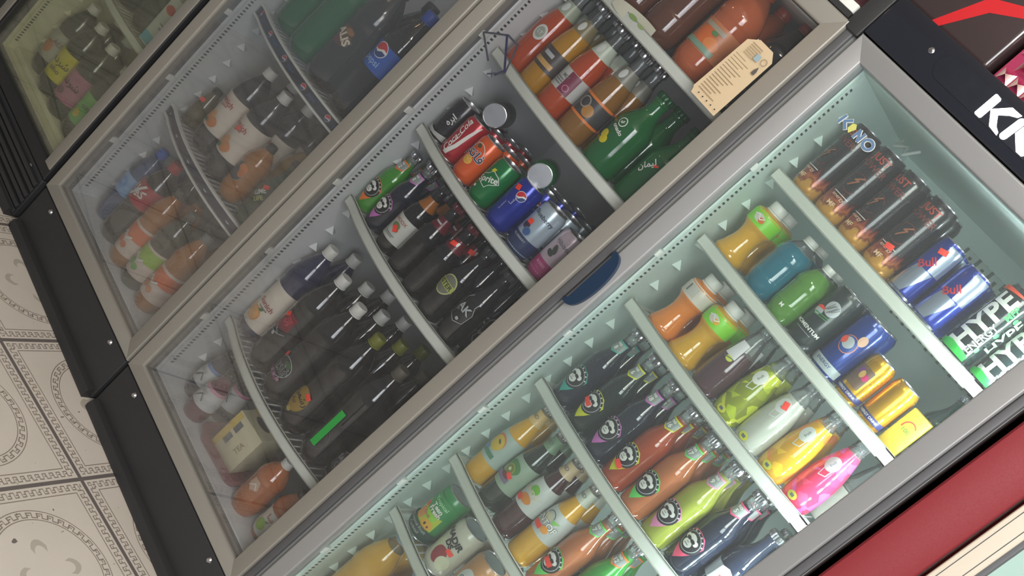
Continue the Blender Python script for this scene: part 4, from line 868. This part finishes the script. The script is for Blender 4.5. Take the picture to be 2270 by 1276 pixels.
# ---- top shelf: brown big bottles
Z = SZ2[4]
BRR = liquid('cola_translucent_brown', 92, 58, 46); PEA = liquid('peach_clear', 172, 90, 56)
for i, (x, L) in enumerate(((-1.49, 'big brown bottle, leftmost on the topmost shelf'), (-1.385, 'big brown bottle behind the torn paper strip, topmost shelf'), (-1.28, 'big brown bottle left of the peach labelled bottle'))):
    b = container('soft_drink_bottle', 'pet', .049, .25, BRR, M_cap, None, None); place(b, 2, x, Z, .049, L, 'bottle', 'big bottles on the topmost shelf', 1)
d = Dec().ell(-.006, .0, .022, .022, colmat(206, 104, 50)).ell(.020, -.010, .018, .014, colmat(214, 130, 70)).rect(.0, .022, .06, .010, colmat(160, 150, 130)).rect(0, -.026, .08, .012, colmat(120, 150, 130)).ell(.01, .012, .008, .005, colmat(90, 130, 80))
b = container('soft_drink_bottle', 'pet', .052, .25, PEA, colmat(190, 80, 60), (.055, .125, colmat(190, 120, 80)), d); place(b, 2, -1.168, Z, .052, 'big peach coloured bottle with orange fruit label, topmost shelf', 'bottle', 'big bottles on the topmost shelf', 2, short='big peach coloured bottle')
b = container('soft_drink_bottle', 'pet', .050, .25, liquid('blackish_brown', 40, 34, 34), colmat(150, 50, 44), None, None); place(b, 2, -1.055, Z, .052, 'big blackish bottle at the right end of the topmost shelf', 'bottle', 'big bottles on the topmost shelf', 1)  # filled with a blackish brown drink

# ---- shelf under the cans: small dark bottles
Z = SZ2[1]
LGB = mat('green_vivid_bottle', C8(60, 140, 40), .1, coat=.6)
chimp_bottle(2, -1.520, Z, LGB, A_org, '12', 'vivid green bottle with orange pin badge, left end of dark bottle shelf', 3, r=.033, h=.190, short='green bottle in the middle fridge')
chimp_bottle(2, -1.446, Z, DKB, A_pur, '8', 'blackish bottle with lilac pin badge beside the vivid green one', 3, r=.033, h=.212, short='lilac badge bottle in the middle fridge')
BK = mat('bottle_near_black', C8(28, 26, 28), .08, coat=.6)
def darkb(x, label, lab=None, d=None, lz=None, nm=None, nd=None, rows=3, short=None, tg=None, cap=M_black, tagd=None):
    h = .215; b = container('glass_bottle', 'glass', .033, h, BK, cap, (lz[0] * h, lz[1] * h, lab) if lab else None, d, neck=(.66 * h, .80 * h, nm, nd) if (nm or nd) else None, knurl=.05, tag_at=tagd)
    place(b, 2, x, Z, .033, label, 'bottle', 'small dark bottles', rows, short=short)
darkb(-1.369, 'blackish bottle with rounded white label, amber collar and red sticker', colmat(190, 192, 184), Dec().text('INOOX', 0, .020, .012, colmat(170, 80, 60), 0, .01).ell(0, .004, .012, .009, colmat(110, 130, 80)).ell(.006, -.004, .008, .006, colmat(160, 90, 60)).rect(0, -.020, .034, .0015, GRY).rect(0, -.024, .026, .0015, GRY), (.14, .46), colmat(150, 90, 30, .25), tagd=(.004, .062, -.8), short='white label dark bottle')
REDN = colmat(96, 26, 36, .25)
darkb(-1.300, 'blackish bottle with maroon collar, fourth from the left', nm=REDN, nd=Dec().rect(0, 0, .018, .004, SIL), short='maroon collar bottle', cap=mat('cap_maroon', C8(96, 24, 34), .3))
darkb(-1.232, 'blackish bottle with maroon collar carrying a red sticker', nm=REDN, nd=tagp(Dec().rect(.010, .004, .006, .010, WT), 0, 0, .3, .016, .011), short='stickered maroon collar bottle', cap=mat('cap_maroon', C8(96, 24, 34), .3))
LMN = colmat(160, 170, 80, .4)
d = Dec().ell(0, .0, .024, .028, colmat(176, 182, 120), -.3).ell(0, .0, .021, .025, colmat(110, 112, 100), -.3).poly([(-.024, -.008), (.024, -.008), (.024, .008), (-.024, .008)], LMN, -.05).text('ISTER', 0, 0, .016, K_, -.05, .02)
darkb(-1.163, 'blackish bottle with an oval lime coloured label', d=d, short='oval lime label bottle')
def ak(t): return Dec().line([(-.024, -.030), (-.020, -.022), (-.022, .020), (-.010, .036)], .0014, SIL).line([(-.024, -.030), (.0, -.040), (.020, -.030), (.024, .0), (.016, .018), (.018, .036)], .0014, SIL).text(t, .0, .0, .026, SIL, 0, .03).text('BEER', 0, .0, .001, SIL).ell(.004, -.028, .004, .004, SIL).ell(-.012, -.010, .005, .005, GRY)
darkb(-1.092, 'blackish bottle with outlined silver two letter badge', d=ak('AK'), short='silver badge dark bottle')
darkb(-1.022, 'blackish bottle half hidden by the frame beside the silver badge', d=ak('A'), short='half hidden dark bottle')

# ---- lowest shelf: big dark bottles
Z = SZ2[0]
def bigb(F, x, z, body, cap, lab, d, label, lz=(.26, .58), r=.046, h=.325, rows=2, short=None, tagd=None, top=None, grp=None, dv=.25):
    b = container('soft_drink_bottle', 'pet', r, h, body, cap, (lz[0] * h, lz[1] * h, lab) if lab else None, d, tag_at=tagd, clear_from=top, ang=-.15, dv=dv)
    if not lab and d: pass
    return place(b, F, x, z, r, label, 'bottle', grp or 'big bottles on the lowest shelf', rows, short=short)
ORL = colmat(214, 204, 190, .4)
def orange_label(txt, col=None):
    return Dec().ell(.002, -.034, .022, .020, colmat(214, 140, 60)).ell(.002, -.034, .018, .016, colmat(226, 166, 90)).ell(-.020, -.020, .008, .008, colmat(220, 160, 90)).ell(.014, -.014, .008, .004, colmat(70, 110, 60), .6).text(txt, .014, .006, .020, col or colmat(150, 44, 52), -.1, .02).rect(.014, -.008, .03, .003, GRY)
bigb(2, -1.503, Z, NVY, M_cap, ORL, orange_label('Sunich'), 'navy bottle with cream orange label and white cap, left of big dark bottles', lz=(.10, .52), rows=2, short='navy orange label bottle', h=.325)
BK2 = mat('bottle_black_plastic', C8(24, 24, 26), .1, coat=.6)
d = Dec().poly([(-.026, -.026), (.028, -.010), (.028, .034), (-.010, .034)], colmat(120, 24, 44, .35)).text('Sil', .008, .012, .028, colmat(190, 40, 60), PI / 2 * .8, .02).text('FARAZ', .0, -.024, .008, SIL, -.6).line([(-.020, -.036), (.010, -.032), (.028, -.020)], .0014, SIL).ell(.0, -.038, .005, .005, SIL)
bigb(2, -1.396, Z, BK2, M_cap, None, d, 'big black bottle with crimson splash label and sticker', rows=3, short='crimson label black bottle', tagd=(-.006, .165, .8), dv=.43)
PU2 = colmat(110, 50, 84, .4)
d = Dec().ring(0, .004, .030, .028, .0018, SIL).ell(.010, .018, .012, .008, colmat(50, 84, 50)).text('\uFE8E\uFE98\uFEE7\uFE8E\uFED3', .0, .0, .034, SIL, 0, .03).text('\uFE8E\uFE98\uFEE7\uFE8E\uFED3', .0, .0, .034, K_, 0, .004)
for k in range(7): d.ell(-.030 + .008 * k, -.024 - .004 * (k % 2), .005, .005, PU2 if k % 2 else colmat(150, 110, 136))
bigb(2, -1.299, Z, BK2, M_cap, None, d, 'big black bottle with ringed pale lettering and purple berries', rows=3, short='ringed lettering black bottle', tagd=(-.022, .112, .8))
d = Dec().poly(ellp(.030, .036, 18), colmat(150, 122, 50, .45)).ring(0, 0, .030, .036, .002, colmat(110, 92, 40)).ell(0, -.036, .008, .006, colmat(170, 150, 80)).text('\uFEE6\uFEE4\uFEB7\uFEAD', .002, .006, .022, K_, -.2, .02).text('\uFEE9\uFEAE\uFE91', -.006, -.012, .016, K_, -.2, .01)
bigb(2, -1.203, Z, BK2, mat('cap_olive', C8(112, 116, 30), .4), None, d, 'big black bottle with mustard oval label and sticker', rows=3, short='mustard label black bottle', tagd=(.018, .105, -.5))
bigb(2, -1.106, Z, BK2, mat('cap_white_shaded', C8(90, 84, 74), .5), None, Dec().ring(0, -.01, .034, .034, .0008, GRY).ring(0, -.01, .028, .028, .0006, GRY), 'big plain black bottle behind the green tape', rows=2, short='plain black bottle')  # white cap, its colour darkened to stand for dim light
d = Dec().poly([(-.030, -.036), (.030, -.036), (.034, .0), (.020, .030), (.006, .046), (-.004, .030), (-.028, .0)], colmat(92, 92, 96, .4)).text('SADR', 0, -.002, .020, SIL, 0, .02).ring(-.004, -.020, .010, .008, .0012, SIL).line([(-.018, .014), (.0, .026), (.016, .036)], .0016, SIL)
bigb(2, -1.020, Z, BK2, mat('cap_white_shaded', C8(90, 84, 74), .5), None, d, 'big black bottle with grey pointed label, right end of lowest shelf', rows=1)  # same cap with the shade put into its colour

# ---- floor of the middle fridge
ZF = .1985; Z = ZF
for i, (x, y, c1, c2, L) in enumerate(((-1.490, 2.045, C8(44, 52, 70), colmat(90, 130, 190, .4), 'squat dark bottle with white and blue wrap, at the left of the fridge floor'),
                                     (-1.417, 2.006, C8(96, 30, 56), colmat(214, 150, 170, .4), 'squat maroon bottle with white and pink wrap, in front'),
                                     (-1.425, 2.100, C8(60, 56, 60), colmat(206, 130, 156, .4), 'squat dark bottle with pink wrap behind the red basket'))):
    body = mat('squat_bottle_%d' % i, c1, .12, coat=.5)
    b = container('drink_bottle', 'flask', .034, .160, body, mat('cap_smoke', C8(46, 46, 50), .15, coat=.5), (.045, .105, colmat(200, 204, 204)), Dec().rect(0, .026, .2, .008, c2).line([(-.014, -.02), (.004, .004), (.016, -.012)], .004, GRY).rect(.0, .010, .022, .010, SIL), ang=-.12)
    place(b, 2, x, Z, .034, L, 'bottle', 'squat bottles on the fridge floor', 1, y=y)
t = place(empty('tray', (0, 0, 0)), 2, -1.275, ZF, .1, 'dark red plastic basket holding the yellow carton', 'basket', None, 1, y=2.09, rz=.08)
MR = mat('basket_maroon', C8(124, 46, 62), .45, coat=.2)
g = G()
def rrect(hx, hy, r, n=5): return [(sx * (hx - r) + r * math.cos(a), sy * (hy - r) + r * math.sin(a)) for sx, sy, a0 in ((1, 1, 0), (-1, 1, PI / 2), (-1, -1, PI), (1, -1, 3 * PI / 2)) for a in [a0 + PI / 2 * k / n for k in range(n + 1)]]
rings = [(rrect(.082, .098, .022), .0008), (rrect(.092, .108, .026), .028), (rrect(.097, .113, .028), .029), (rrect(.097, .113, .028), .033), (rrect(.089, .105, .024), .033), (rrect(.079, .095, .02), .004)]
vs = []; 
for pr, z_ in rings: vs += [(p[0], p[1], z_) for p in pr]
n_ = len(rings[0][0]); fs = [(i * n_ + k, i * n_ + (k + 1) % n_, (i + 1) * n_ + (k + 1) % n_, (i + 1) * n_ + k) for i in range(len(rings) - 1) for k in range(n_)]
fs += [tuple(range(n_))[::-1], tuple(range((len(rings) - 1) * n_, len(rings) * n_))]
g.add(vs, fs, MR); o = g.build('tray_body', t)
c = empty('drink_carton', (-1.285, 2.080, ZF + .0048)); c.rotation_euler = (0, 0, .16); tag(c, 'cream and yellow carton standing in the dark red basket', 'carton')
CY = colmat(206, 200, 166, .5); g = G(); g.box(-.050, .050, -.066, .066, 0, .128, CY, .002); g.build('carton_body', c)
g = G(); YB = colmat(206, 178, 80, .5)
flat_into(g, Dec().rect(-.040, .0, .018, .12, YB).rect(-.022, .03, .016, .030, GRY).rect(-.022, -.010, .016, .030, GRY).text('TEA', .02, .0, .020, colmat(150, 140, 100), PI / 2), (0, -.066, .064), (1, 0, 0), (0, 0, 1)); g.build('front_print', c)
g = G(); flat_into(g, Dec().rect(0, .0, .10, .03, YB).ell(0, -.02, .026, .016, colmat(60, 60, 62)), (0, 0, .128), (1, 0, 0), (0, 1, 0)); g.build('top_print', c)
ORF = liquid('dull_orange', 168, 98, 58)
b = container('juice_bottle', 'pet', .040, .182, ORF, M_cap, None, Dec().poly([(-.016, .006), (.0, -.006), (.018, .008), (.010, .030), (-.012, .028)], colmat(190, 160, 140)).line([(-.012, .0), (.004, .018), (.014, .004)], .002, WT)); place(b, 2, -1.128, ZF, .040, 'dull orange bottle with white cap beside the red basket', 'bottle', 'small bottles on the middle fridge floor', 1)
b = container('juice_bottle', 'pet', .036, .168, ORF, mat('cap_dark_clear', C8(70, 62, 60), .2), (.014, .088, colmat(206, 206, 196)), Dec().ell(-.006, -.010, .016, .015, colmat(140, 180, 60)).poly([(-.002, .006), (.010, .012), (.006, .002)], colmat(90, 130, 50)).text('\uFE8E\uFEB3', .004, .022, .020, colmat(180, 70, 60), 0, .02)); place(b, 2, -1.045, ZF, .036, 'orange bottle wearing a white label with a green apple', 'bottle', 'small bottles on the middle fridge floor', 1)

# ================================================================ foggy fridge
Z = ZF
WB = clear_mat('water_blue', (.55, .68, .86), .35, 1.2, C8(90, 120, 170))
b = container('water_bottle', 'pet', .042, .275, WB, mat('cap_blue', C8(60, 100, 190), .4), (.10, .165, colmat(130, 170, 210)), Dec().ell(0, 0, .016, .020, colmat(100, 150, 206)).text('W', 0, 0, .016, colmat(170, 196, 220), 0, .02)); place(b, 1, -2.150, Z, .042, 'blue tinted water bottle with light blue label, in the foggy fridge', 'bottle', 'bottles on the foggy fridge floor', 2, short='blue tinted water bottle')
d = Dec().poly([(-.034, -.030), (-.026, -.032), (-.006, -.026), (.030, .030), (.022, .032), (-.010, -.016)], WT, 0, -.004, .0).text('\uFE8E\uFEDF\uFEEE\uFEDB', .010, .002, .036, WT, -.1, .03)
bigb(1, -2.060, Z, COLA, mat('cap_red', C8(180, 30, 40), .4), colmat(170, 30, 46), d, 'dark cola bottle with red label and pale lettering, in the foggy fridge', (.46, .70), .047, .30, 2, 'red label cola bottle', grp='bottles on the foggy fridge floor')
ORW = colmat(206, 190, 176, .4)
def splash(c1, c2): return Dec().rect(0, .022, .3, .042, c1).ell(-.008, -.020, .012, .012, c2).ell(.014, -.026, .010, .010, c2).line([(-.022, -.004), (-.006, .010), (.006, -.008), (.022, .006)], .005, WT)
bigb(1, -1.962, Z, AMB, mat('cap_smoke2', C8(80, 74, 66), .4), ORW, splash(colmat(214, 104, 46), colmat(204, 110, 60)), 'amber bottle with orange and white wrap, right of the cola bottle', (.14, .50), .040, .285, 2, 'amber orange wrap bottle', grp='bottles on the foggy fridge floor')
bigb(1, -1.878, Z, liquid('olive_dark', 62, 62, 44), mat('cap_smoke2', C8(80, 74, 66), .4), ORW, splash(colmat(150, 190, 50), colmat(100, 170, 60)), 'dark olive bottle with lime and white wrap', (.14, .50), .040, .280, 2, 'olive lime wrap bottle', grp='bottles on the foggy fridge floor')
bigb(1, -1.796, Z, AMB, mat('cap_grey', C8(120, 120, 118), .4), ORW, splash(colmat(220, 106, 50), colmat(204, 130, 70)), 'amber bottle with orange wrap nearest the right frame', (.14, .50), .041, .285, 2, 'second amber orange wrap bottle', grp='bottles on the foggy fridge floor')
bigb(1, -1.708, Z, COLA, M_cap, colmat(200, 180, 186), Dec().text('AL', .0, .0, .030, colmat(190, 80, 96), 0, .03).rect(0, -.028, .2, .02, colmat(196, 110, 130)), 'dark bottle with pink and white label, cut by the right frame', (.12, .42), .040, .270, 1, grp='bottles on the foggy fridge floor')
Z = SZ1[0] + .006
b = container('drink_bottle', 'flask', .030, .130, liquid('murky_olive', 84, 78, 50), M_black, None, None, tag_at=(.002, .085, .2)); place(b, 1, -2.140, Z, .030, 'small murky bottle with red sticker at the left of the lower shelf', 'bottle', None, 1)
def orb(): return Dec().text('Sunich', .004, .034, .022, colmat(170, 60, 60), -.1, .03).text('\uFEE6\uFEB3', .004, .020, .020, colmat(170, 60, 60), 0, .02).ell(-.012, -.034, .018, .016, colmat(214, 150, 90)).ell(.012, -.038, .018, .016, colmat(206, 130, 70)).rect(-.008, -.046, .018, .010, colmat(90, 130, 80)).ell(.0, -.018, .010, .010, colmat(220, 160, 100))
BSM = mat('bottle_smoky_black', C8(40, 42, 50), .12, coat=.5)
bigb(1, -2.035, Z, BSM, M_cap, ORL, orb(), 'smoky bottle with cream and orange label, left one of the pair', (.22, .62), .047, .300, 2, 'left smoky orange label bottle', grp='smoky bottles with cream labels')
bigb(1, -1.932, Z, BSM, M_cap, ORL, orb(), 'smoky bottle with cream and orange label wearing a red sticker', (.22, .62), .047, .300, 3, 'stickered smoky bottle', (.006, .150, .7), grp='smoky bottles with cream labels')
d = Dec().ell(0, .004, .026, .030, colmat(66, 68, 74)).ring(0, .004, .026, .030, .0025, colmat(150, 130, 110)).ell(.010, .020, .014, .012, colmat(206, 124, 50)).ell(.014, .006, .010, .012, colmat(196, 110, 50))
b = container('juice_bottle', 'pet', .038, .190, AMB, M_black, None, d); place(b, 1, -1.842, Z, .038, 'amber bottle with round dark label ringed in orange', 'bottle', None, 1)
b = container('juice_bottle', 'pet', .046, .235, liquid('mustard_juice', 150, 112, 30), M_black, None, None); place(b, 1, -1.828, Z, .046, 'mustard yellow bottle standing behind the round dark label', 'bottle', None, 1, y=2.115)
b = container('glass_bottle', 'glass', .038, .215, mat('bottle_forest', C8(40, 66, 40), .12, coat=.5), M_black, None, Dec().text('LIME', .0, .010, .018, WT, .9, .03).text('LIFE', .010, -.006, .016, colmat(206, 206, 120), .9, .02), tag_at=(.006, .120, .6)); place(b, 1, -1.752, Z, .038, 'forest green bottle with pale slanted words and a sticker', 'bottle', None, 1)
b = container('soft_drink_bottle', 'pet', .040, .285, BSM, M_cap, None, None); place(b, 1, -1.700, Z, .040, 'black bottle behind the forest green one', 'bottle', None, 1, y=2.150)
Z = SZ1[1] + .006
PG = mat('big_green_bottle', C8(8, 98, 56), .1, coat=.6)
b = container('soft_drink_bottle', 'pet', .058, .36, PG, mat('cap_green', C8(30, 80, 46), .3, metal=.4), None, Dec().rect(.01, -.02, .05, .03, colmat(90, 100, 90))); place(b, 1, -2.120, Z, .058, 'very big green bottle, left on the upper shelf of the foggy fridge', 'bottle', 'very big bottles on the upper shelf', 2, short='very big green bottle')
b = container('soft_drink_bottle', 'pet', .056, .36, PG, mat('cap_green', C8(30, 80, 46), .3, metal=.4), None, None); place(b, 1, -2.005, Z, .056, 'very big green bottle touching the dark one, upper shelf', 'bottle', 'very big bottles on the upper shelf', 1)
d = Dec().ell(0, .0, .028, .030, colmat(84, 52, 36)).ell(.010, .018, .014, .008, colmat(150, 100, 50)).ell(-.012, -.018, .010, .012, colmat(110, 50, 60)).text('ALIS', .002, .0, .030, colmat(226, 214, 190), -.45, .04)
b = container('soft_drink_bottle', 'pet', .056, .34, BK2, M_black, None, d); place(b, 1, -1.893, Z, .056, 'very big black bottle with brown picture and cream letters', 'bottle', 'very big bottles on the upper shelf', 2, short='very big black bottle')
d = pepsi_ball(Dec(), .0, .018, .020, .2).text('pepsi', .0, -.018, .024, colmat(140, 176, 226), 0, .015)
b = container('soft_drink_bottle', 'pet', .052, .345, COLA, mat('cap_blue2', C8(40, 70, 160), .4), (.14, .215, colmat(34, 84, 180)), d); place(b, 1, -1.782, Z, .052, 'cola bottle with blue label and round red white blue emblem', 'bottle', 'very big bottles on the upper shelf', 2, short='blue label cola bottle')
b = container('soft_drink_bottle', 'pet', .046, .330, mat('bottle_sprite_green', C8(24, 96, 56), .1, coat=.6), M_black, (.12, .20, colmat(24, 120, 70)), Dec().line([(-.024, -.02), (-.010, .016), (.0, -.008), (.010, .02), (.022, -.004)], .006, WT)); place(b, 1, -1.683, Z, .046, 'green bottle with white zigzag print, against the right frame', 'bottle', 'very big bottles on the upper shelf', 1)
# ---- shadowy bottles on a third, higher shelf of the foggy fridge are out of frame

# ================================================================ far left fridge
Z = ZF + .02
shelfb = G(); shelfb.box(-2.88, -2.32, 1.985, 2.48, ZF + .001, ZF + .019, M_linerF0, .003); o = shelfb.build('floor_mat'); tag(o, 'cream floor mat inside the far left fridge', 'mat')
def f0(x, body, lab, d, label, cap, r=.050, h=.285, rows=2, short=None, lz=(.20, .56), y=None):
    b = container('soft_drink_bottle', 'pet', r, h, body, cap, (lz[0] * h, lz[1] * h, lab) if lab else None, d, ang=.3); place(b, 0, x, Z, r, label, 'bottle', 'big bottles in the far left fridge', rows, short=short, y=y)
SMK = mat('bottle_grey_green', C8(40, 46, 44), .14, coat=.5)
f0(-2.785, SMK, colmat(170, 170, 158), Dec().ell(-.012, -.012, .020, .022, colmat(196, 124, 76)).text('ALI', .012, .016, .022, colmat(140, 110, 120), -.1, .02), 'grey bottle with orange fruit label, leftmost in the far left fridge', M_cap, short='grey fruit label bottle')
f0(-2.679, SMK, colmat(206, 196, 40), Dec().text('\uFEE9\uFEA9\uFEAE\uFEB7', .0, .006, .034, colmat(70, 66, 30), 0, .02).text('olho', 0, -.02, .022, colmat(70, 66, 30), 0, .02), 'grey bottle with bright yellow label', M_cap, short='grey yellow label bottle')
f0(-2.576, SMK, colmat(176, 104, 140), Dec().text('\uFEE9\uFEA9\uFEAE\uFEB7', .0, .006, .034, colmat(70, 40, 56), 0, .02).ell(-.014, -.026, .016, .012, colmat(120, 60, 90)), 'grey bottle with mauve label', M_cap, short='grey mauve label bottle')
f0(-2.472, SMK, colmat(104, 186, 92), Dec().ell(-.012, -.022, .014, .014, colmat(206, 190, 60)).text('olh', .004, .012, .024, colmat(40, 90, 50), 0, .02), 'grey bottle with green label and yellow fruit, by the frame', M_cap, short='grey green label bottle')
M_sh0 = shelf(0, I0, .60, 'plain shelf across the far left fridge')
Z = .606
f0(-2.66, SMK, colmat(150, 80, 60), None, 'dark bottle with russet band on the upper shelf, far left fridge', colmat(190, 80, 60), rows=1)
f0(-2.54, SMK, None, None, 'dark bottle beside the russet banded one, far left fridge', M_cap, rows=1)
c = empty('drink_carton', (-2.440, 2.02, Z)); c.rotation_euler = (0, 0, .25); tag(c, 'white carton with turquoise foot and small print, far left fridge', 'carton')
g = G(); g.box(-.045, .045, -.03, .03, 0, .17, colmat(196, 200, 196, .4), .002); g.build('carton_body', c)
g = G(); flat_into(g, Dec().rect(0, -.058, .088, .030, colmat(80, 170, 190)).rect(.01, .0, .06, .004, GRY).rect(.012, -.012, .05, .006, colmat(130, 130, 130)).ell(-.02, .05, .018, .014, colmat(190, 60, 50)), (0, -.03, .08), (1, 0, 0), (0, 0, 1)); g.build('front_print', c)

# ================================================================ stickers on the glass, things on top
YG = 1.9085
def sticker(name, label, cat, shapes, x0, z0, th=.0005, base=None):
    root = empty(name, (x0, YG, z0)); tag(root, label, cat); g = G()
    if base: g.prism(base, 'y', -th, -.00005, shapes[0]); g.build('backing', root)
    g = G(); flat_into(g, shapes[-1], (0, -th if base else -.0001, 0), (1, 0, 0), (0, 0, 1), .0002); g.build('print', root); return root
CARD = mat('card_buff', C8(206, 184, 150), .75, bump=.2, bscale=150)
cp = [(-.073, -.072), (-.066, .062), (-.044, .078), (-.006, .078), (.010, .062), (.008, -.084), (-.066, -.084), (-.070, -.074)]
d = Dec(); INK = colmat(150, 128, 100, .6)
for k in range(15):
    L = .030 + .022 * ((k * 37) % 10) / 10; d.rect(-.062 + L / 2, .030 - .0068 * k, L, .0014, INK)
for k in range(6): d.rect(-.035, .066 - .005 * k, .030, .0012, INK)
d.rect(-.018, .050, .012, .014, colmat(150, 170, 176, .6)).poly([(-.004, .030), (.000, .040), (.004, .030), (.004, .022), (-.004, .022)], colmat(90, 86, 84, .6)).ring(.000, .052, .007, .007, .001, colmat(120, 104, 90, .6))
for k in range(5): d.ell(-.050 + .013 * k, -.074, .0015, .0015, K_)
sticker('warranty_card', 'buff instruction card with small print stuck inside the upper right of the glass', 'card', (CARD, d), -.995, 1.734, .0012, cp)
d = Dec().line([(-.060, .000), (-.004, .038), (.034, .040), (.062, -.020)], .005, colmat(70, 72, 80)).line([(-.060, .000), (.006, -.032)], .005, colmat(70, 72, 80)).line([(-.006, .036), (.058, -.018), (.046, -.040)], .006, colmat(54, 54, 84)).line([(.030, -.052), (.062, -.020)], .004, colmat(70, 72, 80))
sticker('outline_sticker', 'thin dark angular outline sticker on the middle fridge glass', 'sticker', (d,), -1.476, 1.403)
sticker('green_tape', 'upright strip of green tape on the middle fridge glass', 'tape', (mat('tape_green', C8(44, 140, 62), .5), Dec()), -1.064, .574, .0004, [(-.009, -.054), (.009, -.052), (.008, .056), (-.009, .054)])
BLk = colmat(96, 124, 156, .4)
d = Dec()
for m_, e_ in ((WT, .0022), (BLk, 0)):
    for A, B in (((-.042, -.008), (-.040, .010)), ((-.034, .001), (-.024, .011)), ((-.034, .001), (-.022, -.009))): d.line([A, B], .0052 + e_, m_)
    for A, B in (((.0, -.009), (.001, .009)), ((.001, .009), (.012, -.009)), ((.012, -.009), (.013, .009))): d.line([A, B], .0048 + e_, m_)
    d.ring(.031, 0, .0125 + e_ / 2, .0115 + e_ / 2, .0050 + e_, m_)
d.poly([(-.020, -.004), (-.012, -.010), (-.006, .004), (-.012, .011), (-.019, .008)], colmat(196, 196, 110, .5))
sticker('brand_sticker', 'small outlined blue and white letters with a yellow piece on the lit glass', 'sticker', (d,), -.762, 1.816)
# torn paper hanging on the topmost shelf lip of the middle fridge
root = empty('paper_strip', (-1.38, bow(2, -1.38) - .006, 1.660)); tag(root, 'torn white and green paper caught on the topmost shelf lip', 'paper')
g = G(); PP = colmat(206, 204, 184, .7); n_ = 12
top = [(x, -.002 - .004 * math.sin(3 * x * 20), .010 + .012 * math.sin(x * 16)) for x in [k * .012 for k in range(n_)]]; bot = [(x + .002, -.004, -.008 - .006 * math.sin(x * 50)) for x in [k * .012 for k in range(n_)]]
g.add([Vector(p) + Vector((0, t, 0)) for t in (0, .0008) for p in top + bot], [(k, k + 1, n_ + k + 1, n_ + k) for k in range(n_ - 1)] + [(2 * n_ + k, 3 * n_ + k, 3 * n_ + k + 1, 2 * n_ + k + 1) for k in range(n_ - 1)], PP)
g.build('paper', root)
g = G(); flat_into(g, Dec().ell(.07, .004, .014, .005, colmat(130, 160, 90, .7)).ell(.10, .002, .010, .004, colmat(150, 170, 110, .7)), (0, -.0065, 0), (1, 0, 0), (0, 0, 1)); g.build('print', root)

# things on top of the fridges
def wrapcol(n, c): return mat(n, c, .2, coat=.7, bump=.6, bscale=14)
root = empty('wrapped_case', (-.80, 2.10, 2.0445)); tag(root, 'dark shrink wrapped case with a red tape stripe above the lettered header', 'case')
g = G(); g.box(-.125, .095, -.165, .165, 0, .26, wrapcol('wrap_dark_brown', C8(62, 50, 50)), .012); g.build('case_body', root)
g = G(); flat_into(g, Dec().poly([(-.045, .0), (-.028, .0), (.020, .075), (.10, .12), (.10, .14), (.0, .095)], colmat(196, 26, 34, .5)), (0, -.1652, .002), (1, 0, 0), (0, 0, 1)); g.build('tape', root)['label'] = 'bright red tape'
root = empty('wrapped_case', (-.575, 2.10, 2.0445)); tag(root, 'glossy black and purple wrapped case leaning over the pink studded one', 'case')
g = G(); g.box(-.126, .30, .02, .16, 0, .26, wrapcol('wrap_purple_black', C8(52, 40, 58)), .012); g.build('case_body', root)
root = empty('gift_pack', (-.52, 2.0, 2.0445)); tag(root, 'pink pack studded with pale triangular facets at the top right corner', 'pack')
PK, PKs = mat('pink_foil', C8(190, 66, 104), .25, metal=.3, coat=.5), mat('pale_pink_facet', C8(206, 176, 168), .2, metal=.3)
g = G(); g.box(-.170, .24, -.06, .08, 0, .15, PK, .003); g.build('pack_body', root)
g = G()
for r_ in range(5):
    for c_ in range(14):
        x = -.165 + c_ * .029 + (.0145 if r_ % 2 else 0); z = .003 + r_ * .029
        if x + .027 > .24: continue
        V4 = [(x, -.0605, z), (x + .027, -.0605, z), (x + .027, -.0605, z + .027), (x, -.0605, z + .027), (x + .012, -.071, z + .015)]
        g.add(V4, [(0, 1, 4), (2, 3, 4)], PK); g.add(V4, [(1, 2, 4), (3, 0, 4)], PKs)
g.build('studded_front', root)
root = empty('wrapped_case', (-1.22, 2.11, 1.979)); tag(root, 'maroon wrapped case on top of the middle fridge', 'case')
g = G(); g.box(-.30, .265, -.16, .17, 0, .24, wrapcol('wrap_maroon', C8(80, 40, 46)), .012); g.build('case_body', root)
